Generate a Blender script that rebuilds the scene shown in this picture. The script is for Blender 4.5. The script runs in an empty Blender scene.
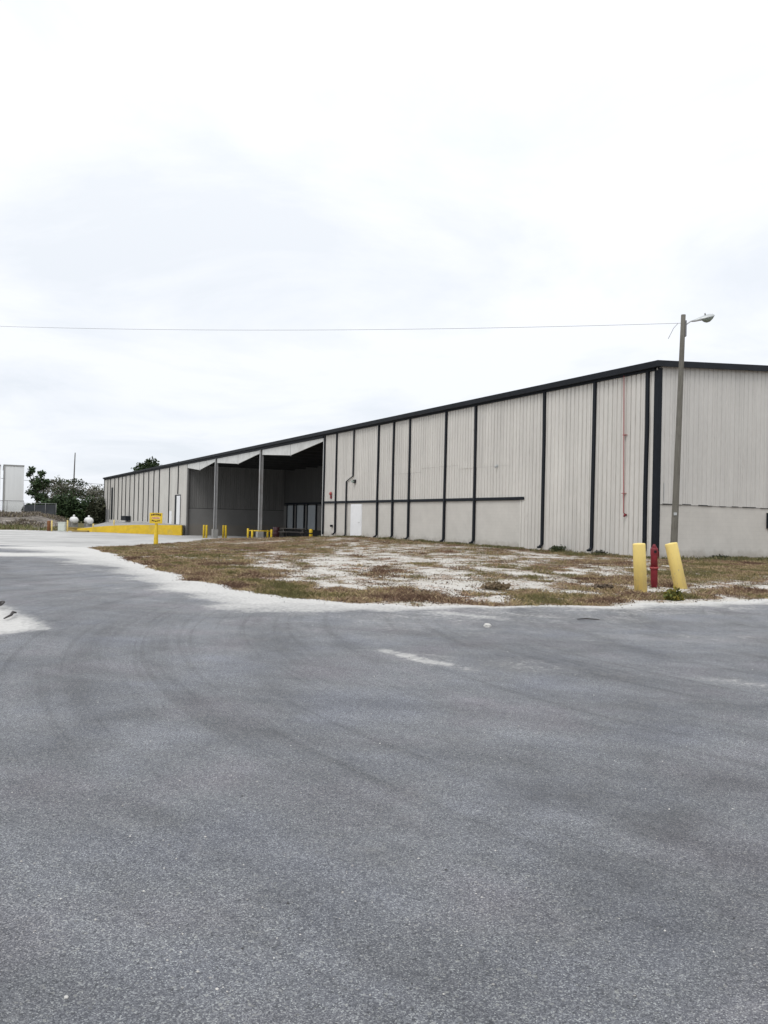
import bpy, bmesh, math, random
import numpy as np
from mathutils import Vector, Matrix
from mathutils.geometry import delaunay_2d_cdt

# ------------------------------------------------------------------ camera, world, light, exposure
sc = bpy.context.scene
COL = sc.collection
random.seed(7)
rng = np.random.default_rng(7)
R = math.radians

F_PX = 828.0
CAM_H = 1.35
roll, pitch = R(1.3), math.atan(7.8 / F_PX)
fw = Vector((0, math.cos(pitch), math.sin(pitch)))
up0 = Vector((0, -math.sin(pitch), math.cos(pitch)))
rt = math.cos(roll) * Vector((1, 0, 0)) + math.sin(roll) * up0
upv = math.cos(roll) * up0 - math.sin(roll) * Vector((1, 0, 0))
cam_d = bpy.data.cameras.new('camera')
cam = bpy.data.objects.new('camera', cam_d)
COL.objects.link(cam)
cam_d.sensor_fit = 'VERTICAL'
cam_d.sensor_height = 36.0
cam_d.lens = F_PX / 1024 * 36.0
cam_d.clip_start, cam_d.clip_end = 0.1, 6000
cam.matrix_world = Matrix(((rt.x, upv.x, -fw.x, 0), (rt.y, upv.y, -fw.y, 0), (rt.z, upv.z, -fw.z, CAM_H), (0, 0, 0, 1)))
sc.camera = cam

SUN_EL, SUN_AZ = 52.0, 205.0          # degrees; azimuth clockwise from +Y
world = bpy.data.worlds.new('World')
sc.world = world
world.use_nodes = True
wn, wl = world.node_tree.nodes, world.node_tree.links
wn.clear()
w_out = wn.new('ShaderNodeOutputWorld')
w_bg = wn.new('ShaderNodeBackground'); w_bg.inputs['Strength'].default_value = 0.1
w_sky = wn.new('ShaderNodeTexSky'); w_sky.sky_type = 'NISHITA'; w_sky.sun_disc = False
w_sky.sun_elevation = R(SUN_EL); w_sky.sun_rotation = R(SUN_AZ)
w_cl = wn.new('ShaderNodeBackground'); w_cl.inputs['Strength'].default_value = 1.0
w_mix = wn.new('ShaderNodeMixShader'); w_mix.inputs[0].default_value = 0.94
w_tc = wn.new('ShaderNodeTexCoord')
w_sep = wn.new('ShaderNodeSeparateXYZ')
wl.new(w_tc.outputs['Generated'], w_sep.inputs[0])
def wmath(op, a, b=None, clamp=False):
    n = wn.new('ShaderNodeMath'); n.operation = op; n.use_clamp = clamp
    for i, v in enumerate((a, b)):
        if v is None: continue
        if isinstance(v, (int, float)): n.inputs[i].default_value = v
        else: wl.new(v, n.inputs[i])
    return n.outputs[0]
zc = wmath('MAXIMUM', w_sep.outputs[2], 0.0)
den = wmath('ADD', zc, 0.16)
cx, cy = wmath('DIVIDE', w_sep.outputs[0], den), wmath('DIVIDE', w_sep.outputs[1], den)
w_comb = wn.new('ShaderNodeCombineXYZ'); wl.new(cx, w_comb.inputs[0]); wl.new(cy, w_comb.inputs[1])
w_no = wn.new('ShaderNodeTexNoise'); w_no.inputs['Scale'].default_value = 1.15; w_no.inputs['Detail'].default_value = 7
w_no.inputs['Roughness'].default_value = 0.58; w_no.inputs['Distortion'].default_value = 0.4
w_map = wn.new('ShaderNodeMapping'); w_map.inputs['Location'].default_value = (2.6, 1.1, 0.0)
wl.new(w_comb.outputs[0], w_map.inputs[0]); wl.new(w_map.outputs[0], w_no.inputs['Vector'])
w_rp = wn.new('ShaderNodeValToRGB')                        # cloud texture: grey-blue gaps, white tops
w_rp.color_ramp.elements[0].position = 0.36; w_rp.color_ramp.elements[0].color = (0.84, 0.87, 0.905, 1)
w_rp.color_ramp.elements[1].position = 0.56; w_rp.color_ramp.elements[1].color = (0.97, 0.98, 1.0, 1)
wl.new(w_no.outputs[0], w_rp.inputs[0])
w_el = wn.new('ShaderNodeValToRGB')                        # overcast: brighter towards the zenith
w_el.color_ramp.elements[0].position = 0.0; w_el.color_ramp.elements[0].color = (0.845, 0.865, 0.90, 1)
w_el.color_ramp.elements[1].position = 1.0; w_el.color_ramp.elements[1].color = (1.30, 1.30, 1.30, 1)
e = w_el.color_ramp.elements.new(0.35); e.color = (0.975, 0.98, 0.995, 1)
wl.new(zc, w_el.inputs[0])
w_mul = wn.new('ShaderNodeMix'); w_mul.data_type = 'RGBA'; w_mul.blend_type = 'MULTIPLY'; w_mul.inputs[0].default_value = 1.0
wl.new(w_rp.outputs[0], w_mul.inputs[6]); wl.new(w_el.outputs[0], w_mul.inputs[7])
wl.new(w_mul.outputs[2], w_cl.inputs['Color'])
wl.new(w_sky.outputs[0], w_bg.inputs['Color'])
wl.new(w_bg.outputs[0], w_mix.inputs[1]); wl.new(w_cl.outputs[0], w_mix.inputs[2])
wl.new(w_mix.outputs[0], w_out.inputs['Surface'])

sun_d = bpy.data.lights.new('sun', 'SUN')
sun_d.energy = 1.0; sun_d.angle = R(25); sun_d.color = (1.0, 0.975, 0.94)
sun = bpy.data.objects.new('sun', sun_d); COL.objects.link(sun)
sdir = Vector((math.sin(R(SUN_AZ)) * math.cos(R(SUN_EL)), math.cos(R(SUN_AZ)) * math.cos(R(SUN_EL)), math.sin(R(SUN_EL))))
sun.rotation_euler = sdir.to_track_quat('Z', 'Y').to_euler()
sun.location = (0, 0, 60)

sc.view_settings.view_transform = 'Standard'
sc.view_settings.look = 'None'
sc.view_settings.exposure = 0.2
sc.view_settings.gamma = 1.0

# ------------------------------------------------------------------ helpers
P0 = np.array([12.2209, 37.2259]); U = np.array([-0.463335, 0.886183]); V = np.array([0.886183, 0.463335])
def tv(t, v): return tuple(P0 + U * t + V * v)              # building frame -> world XY
BROT = math.atan2(V[1], V[0])

def tag(o, label=None, cat=None, group=None, kind=None):
    if label: o['label'] = label
    if cat: o['category'] = cat
    if group: o['group'] = group
    if kind: o['kind'] = kind
    return o
def empty(name, loc, rz=0.0):
    o = bpy.data.objects.new(name, None); COL.objects.link(o)
    o.location = loc; o.rotation_euler = (0, 0, rz); o.empty_display_size = 0.3
    return o
def copy_tree(o, parent=None):
    c = o.copy(); COL.objects.link(c); c.parent = parent
    for ch in list(o.children): copy_tree(ch, c)
    return c

class MB:
    def __init__(s): s.v, s.f, s.sm = [], [], []
    def add(s, vs, fs, smooth=False):
        n = len(s.v); s.v += [tuple(p) for p in vs]
        s.f += [tuple(i + n for i in f) for f in fs]; s.sm += [smooth] * len(fs)
        return s
    def box(s, x0, x1, y0, y1, z0, z1):
        return s.add([(x0, y0, z0), (x1, y0, z0), (x1, y1, z0), (x0, y1, z0), (x0, y0, z1), (x1, y0, z1), (x1, y1, z1), (x0, y1, z1)],
                     [(3, 2, 1, 0), (4, 5, 6, 7), (0, 1, 5, 4), (1, 2, 6, 5), (2, 3, 7, 6), (3, 0, 4, 7)])
    def prism(s, poly, axis, a0, a1):                       # poly in the two other axes, extruded along axis
        def mk(p, a):
            if axis == 0: return (a, p[0], p[1])
            if axis == 1: return (p[0], a, p[1])
            return (p[0], p[1], a)
        n = len(poly)
        vs = [mk(p, a0) for p in poly] + [mk(p, a1) for p in poly]
        return s.add(vs, [tuple(range(n))[::-1], tuple(range(n, 2 * n))] + [(i, (i + 1) % n, n + (i + 1) % n, n + i) for i in range(n)])
    def tube(s, pts, r, n=10, square=False, smooth=True):
        pts = [Vector(p) for p in pts]
        rs = r if isinstance(r, (list, tuple)) else [r] * len(pts)
        rings = []
        ref = None
        for i, p in enumerate(pts):
            d = (pts[min(i + 1, len(pts) - 1)] - pts[max(i - 1, 0)]).normalized()
            if ref is None:
                ref = Vector((0, 0, 1)) if abs(d.z) < 0.9 else Vector((1, 0, 0))
            a = (ref - d * ref.dot(d)).normalized(); b = d.cross(a); ref = a
            rings.append([p + (a * math.cos(2 * math.pi * k / n) + b * math.sin(2 * math.pi * k / n)) * rs[i] for k in range(n)])
        vs = [q for ring in rings for q in ring]
        fs = []
        for i in range(len(pts) - 1):
            for k in range(n):
                fs.append((i * n + k, i * n + (k + 1) % n, (i + 1) * n + (k + 1) % n, (i + 1) * n + k))
        s.add(vs, fs, smooth)
        m = len(s.v) - len(vs)
        s.f += [tuple(m + k for k in range(n))[::-1], tuple(m + (len(pts) - 1) * n + k for k in range(n))]; s.sm += [False, False]
        return s
    def lathe(s, prof, n=20, c=(0, 0, 0), smooth=True):     # prof: list of (r, z)
        vs = [(c[0] + r * math.cos(2 * math.pi * k / n), c[1] + r * math.sin(2 * math.pi * k / n), c[2] + z) for r, z in prof for k in range(n)]
        fs = [(i * n + k, i * n + (k + 1) % n, (i + 1) * n + (k + 1) % n, (i + 1) * n + k) for i in range(len(prof) - 1) for k in range(n)]
        s.add(vs, fs, smooth)
        m = len(s.v) - len(vs)
        s.f += [tuple(m + k for k in range(n))[::-1], tuple(m + (len(prof) - 1) * n + k for k in range(n))]; s.sm += [False, False]
        return s
    def build(s, name, mat, parent=None, bevel=0.0):
        me = bpy.data.meshes.new(name); me.from_pydata(s.v, [], s.f)
        me.polygons.foreach_set('use_smooth', s.sm)
        bm = bmesh.new(); bm.from_mesh(me); bmesh.ops.recalc_face_normals(bm, faces=bm.faces)
        if bevel: bmesh.ops.bevel(bm, geom=list(bm.edges), offset=bevel, segments=2, affect='EDGES', profile=0.5, clamp_overlap=True)
        bm.to_mesh(me); bm.free()
        me.materials.append(mat); me.update()
        o = bpy.data.objects.new(name, me); COL.objects.link(o)
        if parent: o.parent = parent
        return o

def np_mesh(name, verts, faces_flat, nper, mat, attrs=None, smooth=False):
    me = bpy.data.meshes.new(name)
    nf = len(faces_flat) // nper
    me.vertices.add(len(verts)); me.vertices.foreach_set('co', np.asarray(verts, np.float32).ravel())
    me.loops.add(len(faces_flat)); me.loops.foreach_set('vertex_index', np.asarray(faces_flat, np.int32))
    me.polygons.add(nf); me.polygons.foreach_set('loop_start', np.arange(0, nf * nper, nper, dtype=np.int32))
    me.polygons.foreach_set('use_smooth', np.full(nf, smooth))
    me.update(calc_edges=True)
    for k, a in (attrs or {}).items():
        a = np.asarray(a, np.float32)
        if a.ndim == 1:
            at = me.attributes.new(k, 'FLOAT', 'POINT'); at.data.foreach_set('value', a)
        else:
            at = me.attributes.new(k, 'FLOAT_VECTOR', 'POINT'); at.data.foreach_set('vector', a.ravel())
    me.materials.append(mat)
    o = bpy.data.objects.new(name, me); COL.objects.link(o)
    return o

# value noise in numpy
_perm = rng.random((257, 257))
def vnoise(x, y):
    xi, yi = np.floor(x).astype(int), np.floor(y).astype(int)
    fx, fy = x - xi, y - yi
    fx, fy = fx * fx * (3 - 2 * fx), fy * fy * (3 - 2 * fy)
    a = _perm[xi % 256, yi % 256]; b = _perm[(xi + 1) % 256, yi % 256]; c = _perm[xi % 256, (yi + 1) % 256]; d = _perm[(xi + 1) % 256, (yi + 1) % 256]
    return (a * (1 - fx) + b * fx) * (1 - fy) + (c * (1 - fx) + d * fx) * fy
def fbm(x, y, o=4):
    s = 0; am = 0.5
    for i in range(o):
        s = s + am * vnoise(x * 2 ** i + 17.3 * i, y * 2 ** i + 5.1 * i); am *= 0.5
    return s / (1 - 0.5 ** o)
def ss(x, a=0.0, b=1.0):
    k = np.clip((x - a) / (b - a), 0, 1); return k * k * (3 - 2 * k)

# ------------------------------------------------------------------ materials
class NT:
    def __init__(s, name):
        s.m = bpy.data.materials.new(name); s.m.use_nodes = True
        s.n, s.l = s.m.node_tree.nodes, s.m.node_tree.links
        s.b = s.n['Principled BSDF']
        s.tc = s.n.new('ShaderNodeTexCoord')
    def set(s, inp, v):
        if hasattr(v, 'is_output') or isinstance(v, bpy.types.NodeSocket): s.l.new(v, inp)
        else: inp.default_value = v
    def math(s, op, a, b=0.0, clamp=False):
        n = s.n.new('ShaderNodeMath'); n.operation = op; n.use_clamp = clamp
        s.set(n.inputs[0], a); s.set(n.inputs[1], b); return n.outputs[0]
    def vec(s, scale=(1, 1, 1), src=None):
        n = s.n.new('ShaderNodeMapping'); n.inputs['Scale'].default_value = scale
        s.l.new(src or s.tc.outputs['Object'], n.inputs[0]); return n.outputs[0]
    def noise(s, sc_, detail=3, rough=0.55, vec=None, dist=0.0):
        n = s.n.new('ShaderNodeTexNoise'); n.inputs['Scale'].default_value = sc_; n.inputs['Detail'].default_value = detail
        n.inputs['Roughness'].default_value = rough; n.inputs['Distortion'].default_value = dist
        s.l.new(vec or s.tc.outputs['Object'], n.inputs['Vector']); return n.outputs[0]
    def ramp(s, f, stops):
        n = s.n.new('ShaderNodeValToRGB'); el = n.color_ramp.elements
        while len(el) < len(stops): el.new(0.5)
        for e_, (p, c) in zip(el, stops):
            e_.position = p; e_.color = (c, c, c, 1) if isinstance(c, (int, float)) else (*c, 1)
        s.l.new(f, n.inputs[0]); return n.outputs[0]
    def mix(s, f, a, b, mode='MIX'):
        n = s.n.new('ShaderNodeMix'); n.data_type = 'RGBA'; n.blend_type = mode
        s.set(n.inputs[0], f)
        for i, v in ((6, a), (7, b)):
            if isinstance(v, tuple): n.inputs[i].default_value = (*v, 1)
            elif isinstance(v, (int, float)): n.inputs[i].default_value = (v, v, v, 1)
            else: s.l.new(v, n.inputs[i])
        return n.outputs[2]
    def attr(s, name, vec=False):
        n = s.n.new('ShaderNodeAttribute'); n.attribute_name = name
        return n.outputs['Vector'] if vec else n.outputs['Fac']
    def bump(s, h, strength=0.3, dist=0.02):
        n = s.n.new('ShaderNodeBump'); n.inputs['Strength'].default_value = strength; n.inputs['Distance'].default_value = dist
        s.l.new(h, n.inputs['Height']); s.l.new(n.outputs[0], s.b.inputs['Normal'])
    def done(s, col, rough=0.7, metal=0.0, spec=0.4):
        s.set(s.b.inputs['Base Color'], (*col, 1) if isinstance(col, tuple) else col)
        s.set(s.b.inputs['Roughness'], rough); s.b.inputs['Metallic'].default_value = metal
        s.b.inputs['Specular IOR Level'].default_value = spec
        return s.m
def simple(name, col, rough=0.6, var=0.12, scale=6.0, metal=0.0, spec=0.4, stretch=(1, 1, 1), dirt=None, dirt_amt=0.5):
    t = NT(name)
    n = t.noise(scale, 4, vec=t.vec(stretch))
    c = t.mix(1.0, col, t.ramp(n, [(0.25, 1 - var), (0.75, 1 + var * 0.6)]), 'MULTIPLY')
    if dirt:
        d = t.noise(scale * 0.4, 6, 0.65, dist=0.6)
        c = t.mix(t.ramp(d, [(0.52, 0.0), (0.72, dirt_amt)]), c, dirt)
    t.bump(n, 0.15, 0.01)
    return t.done(c, rough, metal, spec)

def siding_mat(name, col, streak=0.075, groove_shade=0.32):
    t = NT(name)
    oi = t.n.new('ShaderNodeObjectInfo')
    geo = t.n.new('ShaderNodeNewGeometry')
    pos = geo.outputs['Position']
    st = t.noise(1.0, 5, 0.6, vec=t.vec((3.2, 3.2, 0.16), pos))
    fine = t.noise(9.0, 4, 0.6, vec=t.vec((1, 1, 0.35), pos))
    big = t.noise(0.35, 3, vec=t.vec((1, 1, 1), pos))
    c = t.mix(1.0, col, t.ramp(st, [(0.28, 1 - streak), (0.6, 1.02)]), 'MULTIPLY')
    c = t.mix(1.0, c, t.ramp(fine, [(0.3, 0.95), (0.7, 1.03)]), 'MULTIPLY')
    c = t.mix(1.0, c, t.ramp(big, [(0.3, 0.94), (0.7, 1.04)]), 'MULTIPLY')
    c = t.mix(1.0, c, t.ramp(oi.outputs['Random'], [(0.0, 0.94), (1.0, 1.04)]), 'MULTIPLY')
    sp = t.noise(2.2, 8, 0.75, vec=t.vec((1.6, 1.6, 0.6), pos), dist=0.5)
    c = t.mix(t.ramp(sp, [(0.62, 0.0), (0.74, 0.35)]), c, (0.20, 0.18, 0.15))
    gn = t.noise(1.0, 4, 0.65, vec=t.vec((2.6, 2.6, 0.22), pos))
    gf = t.math('MULTIPLY', t.math('MULTIPLY', t.attr('groove'), t.ramp(gn, [(0.36, 0.1), (0.60, 1.0)])), groove_shade)
    c = t.mix(gf, c, (0.10, 0.095, 0.085))  # dark rib lines: shade of the grooves painted into the colour, broken by noise
    t.bump(t.noise(0.9, 2, vec=t.vec((2, 2, 0.8), pos)), 0.25, 0.05)
    return t.done(c, 0.55, 0.0, 0.35)

M = {}
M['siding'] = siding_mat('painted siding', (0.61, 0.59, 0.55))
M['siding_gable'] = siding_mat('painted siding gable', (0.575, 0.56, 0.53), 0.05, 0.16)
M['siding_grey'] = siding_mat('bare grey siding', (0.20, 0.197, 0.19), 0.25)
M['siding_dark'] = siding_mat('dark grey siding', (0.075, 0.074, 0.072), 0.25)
def block_mat(name, col):
    t = NT(name)
    g = t.n.new('ShaderNodeNewGeometry'); sp = t.n.new('ShaderNodeSeparateXYZ'); t.l.new(t.tc.outputs['Object'], sp.inputs[0])
    cb = t.n.new('ShaderNodeCombineXYZ')
    t.l.new(t.math('ADD', sp.outputs[0], sp.outputs[1]), cb.inputs[0]); t.l.new(sp.outputs[2], cb.inputs[1])
    br = t.n.new('ShaderNodeTexBrick'); t.l.new(cb.outputs[0], br.inputs['Vector'])
    br.inputs['Scale'].default_value = 1.0; br.inputs['Brick Width'].default_value = 0.4; br.inputs['Row Height'].default_value = 0.2
    br.inputs['Mortar Size'].default_value = 0.008; br.inputs['Mortar Smooth'].default_value = 0.3
    br.inputs['Color1'].default_value = (1, 1, 1, 1); br.inputs['Color2'].default_value = (0.985, 0.985, 0.985, 1); br.inputs['Mortar'].default_value = (0.93, 0.93, 0.93, 1)
    c = t.mix(1.0, col, br.outputs['Color'], 'MULTIPLY')
    big = t.noise(0.8, 6, 0.65, vec=t.vec((1, 1, 1)))
    c = t.mix(1.0, c, t.ramp(big, [(0.3, 0.90), (0.7, 1.04)]), 'MULTIPLY')
    splash = t.math('ADD', sp.outputs[2], t.math('MULTIPLY', t.noise(2.5, 5, 0.65), 0.8))
    c = t.mix(t.ramp(splash, [(0.38, 0.45), (0.72, 0.0)]), c, (0.24, 0.21, 0.17))
    t.bump(br.outputs['Fac'], -0.12, 0.006)
    return t.done(c, 0.8, 0, 0.25)
M['block'] = block_mat('painted block wall', (0.58, 0.56, 0.52))
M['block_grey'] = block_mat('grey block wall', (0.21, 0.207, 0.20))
M['black'] = simple('black trim paint', (0.009, 0.012, 0.017), 0.6, 0.3, 3.0, spec=0.2)
M['black_edge'] = simple('weathered black gutter paint', (0.013, 0.016, 0.021), 0.6, 0.35, 2.0, spec=0.22)
M['roof'] = simple('metal roof', (0.32, 0.33, 0.34), 0.45, 0.2, 0.5)
M['soffit'] = simple('pale soffit panel', (0.62, 0.62, 0.60), 0.6, 0.12, 1.5, dirt=(0.3, 0.29, 0.27), dirt_amt=0.4)
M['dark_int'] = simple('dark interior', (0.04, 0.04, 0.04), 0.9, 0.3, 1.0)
M['steel'] = simple('grey painted steel', (0.30, 0.30, 0.30), 0.55, 0.2, 2.0, dirt=(0.16, 0.12, 0.09))
M['dock_door'] = simple('grey dock door', (0.40, 0.43, 0.45), 0.5, 0.12, 1.5)
M['white_paint'] = simple('white paint', (0.80, 0.81, 0.82), 0.5, 0.06, 2.0)
M['tank'] = simple('white tank paint', (0.70, 0.70, 0.69), 0.4, 0.08, 1.5, dirt=(0.35, 0.33, 0.3), dirt_amt=0.25)
M['concrete'] = simple('grey concrete', (0.33, 0.325, 0.31), 0.85, 0.2, 3.0, dirt=(0.17, 0.16, 0.145))
M['red_paint'] = simple('dark red paint', (0.20, 0.015, 0.025), 0.5, 0.3, 9.0, dirt=(0.10, 0.015, 0.02), dirt_amt=0.7)
M['red_pipe'] = simple('red pipe paint', (0.33, 0.06, 0.06), 0.5, 0.15, 4.0)
M['yellow_bollard'] = simple('faded yellow paint', (0.86, 0.665, 0.235), 0.55, 0.10, 5.0, stretch=(1, 1, 0.5), dirt=(0.60, 0.50, 0.28), dirt_amt=0.45)
def chipped(name, col, chip):
    t = NT(name)
    n = t.noise(5, 4, vec=t.vec((1, 1, .5))); c = t.mix(1.0, col, t.ramp(n, [(.25, .90), (.75, 1.05)]), 'MULTIPLY')
    f = t.noise(16, 6, .72, vec=t.vec((1, 1, .55)), dist=.6); c = t.mix(t.ramp(f, [(.615, 0.), (.65, .85)]), c, chip)
    w = t.noise(2.2, 6, .7, vec=t.vec((2.2, 2.2, .5))); c = t.mix(t.ramp(w, [(.5, 0.), (.75, .4)]), c, (.52, .42, .26))
    t.bump(t.math('ADD', n, t.math('MULTIPLY', f, -.6)), .3, .01)
    return t.done(c, .55, 0, .35)
M['yellow_bollard'] = chipped('faded chipped yellow paint', (0.86, 0.665, 0.225), (.42, .36, .27))
M['yellow'] = simple('safety yellow paint', (0.72, 0.50, 0.03), 0.55, 0.18, 3.0, dirt=(0.32, 0.24, 0.08), dirt_amt=0.5)
M['yellow_wall'] = simple('yellow painted concrete', (0.70, 0.47, 0.03), 0.75, 0.2, 1.2, dirt=(0.38, 0.30, 0.12), dirt_amt=0.6)
M['sign_dark'] = simple('sign dark print', (0.06, 0.03, 0.01), 0.6, 0.1)
M['sign_red'] = simple('sign red print', (0.40, 0.02, 0.02), 0.6, 0.1)
M['sign_pale'] = simple('sign pale band', (0.80, 0.62, 0.42), 0.6, 0.05)
M['pole_wood'] = simple('weathered pole wood', (0.155, 0.147, 0.125), 0.85, 0.35, 6.0, stretch=(6, 6, 0.3), dirt=(0.09, 0.08, 0.07), dirt_amt=0.6)
M['galv'] = simple('galvanised metal', (0.48, 0.50, 0.50), 0.4, 0.15, 6.0, metal=0.3)
M['glass_lens'] = simple('ribbed lamp lens', (0.26, 0.31, 0.27), 0.18, 0.4, 18.0, spec=0.6)
M['wire'] = simple('wire', (0.20, 0.20, 0.21), 0.6, 0.1)
M['wood_grey'] = simple('dark weathered wood', (0.085, 0.08, 0.075), 0.8, 0.3, 5.0)
M['maroon'] = simple('maroon plastic', (0.035, 0.009, 0.013), 0.5, 0.2)
M['rust'] = simple('rusty brown paint', (0.20, 0.085, 0.035), 0.8, 0.3, 5.0)
M['mustard'] = simple('mustard curb', (0.30, 0.21, 0.06), 0.8, 0.3, 2.0)
M['cabinet'] = simple('pale green cabinet', (0.58, 0.62, 0.57), 0.5, 0.08, 2.0)
M['white_wall'] = simple('white metal wall', (0.80, 0.81, 0.82), 0.5, 0.05, 0.6, stretch=(3, 3, 0.3))
M['screen'] = simple('dark fence screen', (0.05, 0.055, 0.06), 0.9, 0.35, 1.0)
M['bark'] = simple('bark', (0.11, 0.09, 0.07), 0.9, 0.3, 4.0)
M['rock'] = simple('pale limestone', (0.55, 0.54, 0.51), 0.9, 0.2, 12.0)
M['dead_wood'] = simple('dead wood', (0.055, 0.05, 0.048), 0.9, 0.3, 12.0)

def leaf_mat(name, col, var=0.5):
    t = NT(name)
    c = t.mix(1.0, t.attr('tint', True), col, 'MULTIPLY')
    m = t.done(c, 0.75, 0, 0.2)
    return m
M['leaf'] = leaf_mat('leaves', (1, 1, 1))

# asphalt with sand drifted over it
def asphalt_mat():
    t = NT('worn asphalt')
    v = t.tc.outputs['Object']
    ag = t.n.new('ShaderNodeTexVoronoi'); ag.inputs['Scale'].default_value = 215; t.l.new(v, ag.inputs['Vector'])
    sepc = t.n.new('ShaderNodeSeparateColor'); t.l.new(ag.outputs['Color'], sepc.inputs[0])
    grain = sepc.outputs[0]
    ag2 = t.n.new('ShaderNodeTexVoronoi'); ag2.inputs['Scale'].default_value = 95; t.l.new(v, ag2.inputs['Vector'])
    sep2 = t.n.new('ShaderNodeSeparateColor'); t.l.new(ag2.outputs['Color'], sep2.inputs[0])
    n1 = t.noise(0.35, 5, 0.6, dist=0.8); n2 = t.noise(2.3, 5, 0.62); n3 = t.noise(60, 3, 0.7)
    col = t.ramp(grain, [(0.0, (0.074, 0.075, 0.087)), (0.45, (0.130, 0.130, 0.145)), (0.85, (0.222, 0.221, 0.236)), (1.0, (0.40, 0.398, 0.395))])
    col = t.mix(t.ramp(sep2.outputs[0], [(0.955, 0.0), (0.985, 0.5)]), col, (0.36, 0.35, 0.33))
    col = t.mix(t.ramp(sep2.outputs[1], [(0.93, 0.0), (0.97, 0.5)]), col, (0.035, 0.036, 0.04))
    col = t.mix(1.0, col, t.ramp(n1, [(0.3, 0.74), (0.5, 1.0), (0.7, 1.18)]), 'MULTIPLY')
    col = t.mix(1.0, col, t.ramp(n2, [(0.25, 0.86), (0.75, 1.12)]), 'MULTIPLY')
    col = t.mix(1.0, col, t.ramp(n3, [(0.3, 0.9), (0.7, 1.1)]), 'MULTIPLY')
    # tyre sweeps: arcs round the corner of the lot
    sp = t.n.new('ShaderNodeSeparateXYZ'); t.l.new(v, sp.inputs[0])
    dx, dy = t.math('SUBTRACT', sp.outputs[0], 9.0), t.math('SUBTRACT', sp.outputs[1], 33.0)
    rad = t.math('SQRT', t.math('ADD', t.math('MULTIPLY', dx, dx), t.math('MULTIPLY', dy, dy)))
    ang = t.math('ARCTAN2', dx, dy)
    cb = t.n.new('ShaderNodeCombineXYZ'); t.l.new(rad, cb.inputs[0]); t.l.new(t.math('MULTIPLY', ang, 1.6), cb.inputs[1])
    sw = t.noise(1.0, 5, 0.6, vec=t.vec((1.7, 1.0, 1), cb.outputs[0]))
    col = t.mix(1.0, col, t.ramp(sw, [(0.3, 0.84), (0.5, 1.0), (0.68, 1.12)]), 'MULTIPLY')
    dx2, dy2 = t.math('SUBTRACT', sp.outputs[0], 11.0), t.math('SUBTRACT', sp.outputs[1], 13.5)
    rad2 = t.math('SQRT', t.math('ADD', t.math('MULTIPLY', dx2, dx2), t.math('MULTIPLY', dy2, dy2)))
    cb2 = t.n.new('ShaderNodeCombineXYZ'); t.l.new(rad2, cb2.inputs[0]); t.l.new(t.math('MULTIPLY', t.math('ARCTAN2', dx2, dy2), 2.2), cb2.inputs[1])
    sw2 = t.noise(1.0, 6, 0.62, vec=t.vec((1.25, 0.9, 1), cb2.outputs[0]), dist=0.25)
    col = t.mix(1.0, col, t.ramp(sw2, [(0.34, 0.74), (0.46, 0.97), (0.6, 1.06), (0.72, 1.14)]), 'MULTIPLY')
    sw3 = t.noise(1.0, 3, 0.6, vec=t.vec((6.0, 0.6, 1), cb2.outputs[0]))
    col = t.mix(1.0, col, t.ramp(sw3, [(0.36, 0.84), (0.43, 1.0), (0.7, 1.05)]), 'MULTIPLY')
    # bluish / brownish tint patches
    tn = t.noise(0.8, 3)
    col = t.mix(1.0, col, t.ramp(tn, [(0.3, (0.95, 1.0, 1.045)), (0.5, (0.97, 1.01, 1.0)), (0.7, (1.02, 1.0, 1.01))]), 'MULTIPLY')
    stn = t.attr('stain')
    col = t.mix(t.math('MULTIPLY', stn, t.ramp(n2, [(0.35, 0.8), (0.62, 0.25)])), col, (0.05, 0.051, 0.054))
    # sand
    s = t.attr('sand')
    sn = t.noise(1.7, 8, 0.68, dist=0.5); sf = t.noise(14, 5, 0.7)
    m = t.math('ADD', s, t.math('MULTIPLY', t.math('SUBTRACT', sn, 0.5), 0.9))
    m = t.math('ADD', m, t.math('MULTIPLY', t.math('SUBTRACT', sf, 0.5), 0.85))
    mask = t.ramp(m, [(0.30, 0.0), (0.55, 0.6), (0.85, 1.0)])
    sand = t.ramp(sf, [(0.25, (0.46, 0.45, 0.43)), (0.7, (0.64, 0.63, 0.605))])
    dust = t.ramp(m, [(0.05, 0.0), (0.5, 0.35)])
    col = t.mix(dust, col, (0.34, 0.335, 0.325))
    col = t.mix(mask, col, sand)
    h = t.math('ADD', t.math('MULTIPLY', ag.outputs['Distance'], -1.0), t.math('MULTIPLY', n3, 0.4))
    t.bump(h, 0.55, 0.008)
    return t.done(col, 0.72, 0, 0.35)
M['asphalt'] = asphalt_mat()

def apron_mat():
    t = NT('pale concrete yard')
    n1 = t.noise(0.15, 6, 0.6, dist=1.0); n2 = t.noise(1.2, 6, 0.65, vec=t.vec((1, 0.35, 1))); n3 = t.noise(8, 3)
    c = t.ramp(n1, [(0.3, (0.36, 0.355, 0.345)), (0.55, (0.50, 0.495, 0.48)), (0.75, (0.60, 0.595, 0.575))])
    c = t.mix(1.0, c, t.ramp(n2, [(0.3, 0.84), (0.7, 1.07)]), 'MULTIPLY')
    c = t.mix(1.0, c, t.ramp(n3, [(0.3, 0.92), (0.7, 1.05)]), 'MULTIPLY')
    c = t.mix(t.math('MULTIPLY', t.attr('stain'), t.ramp(n2, [(0.35, 0.8), (0.7, 0.3)])), c, (0.14, 0.14, 0.14))
    t.bump(n3, 0.2, 0.01)
    return t.done(c, 0.85, 0, 0.25)
M['apron'] = apron_mat()

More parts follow.
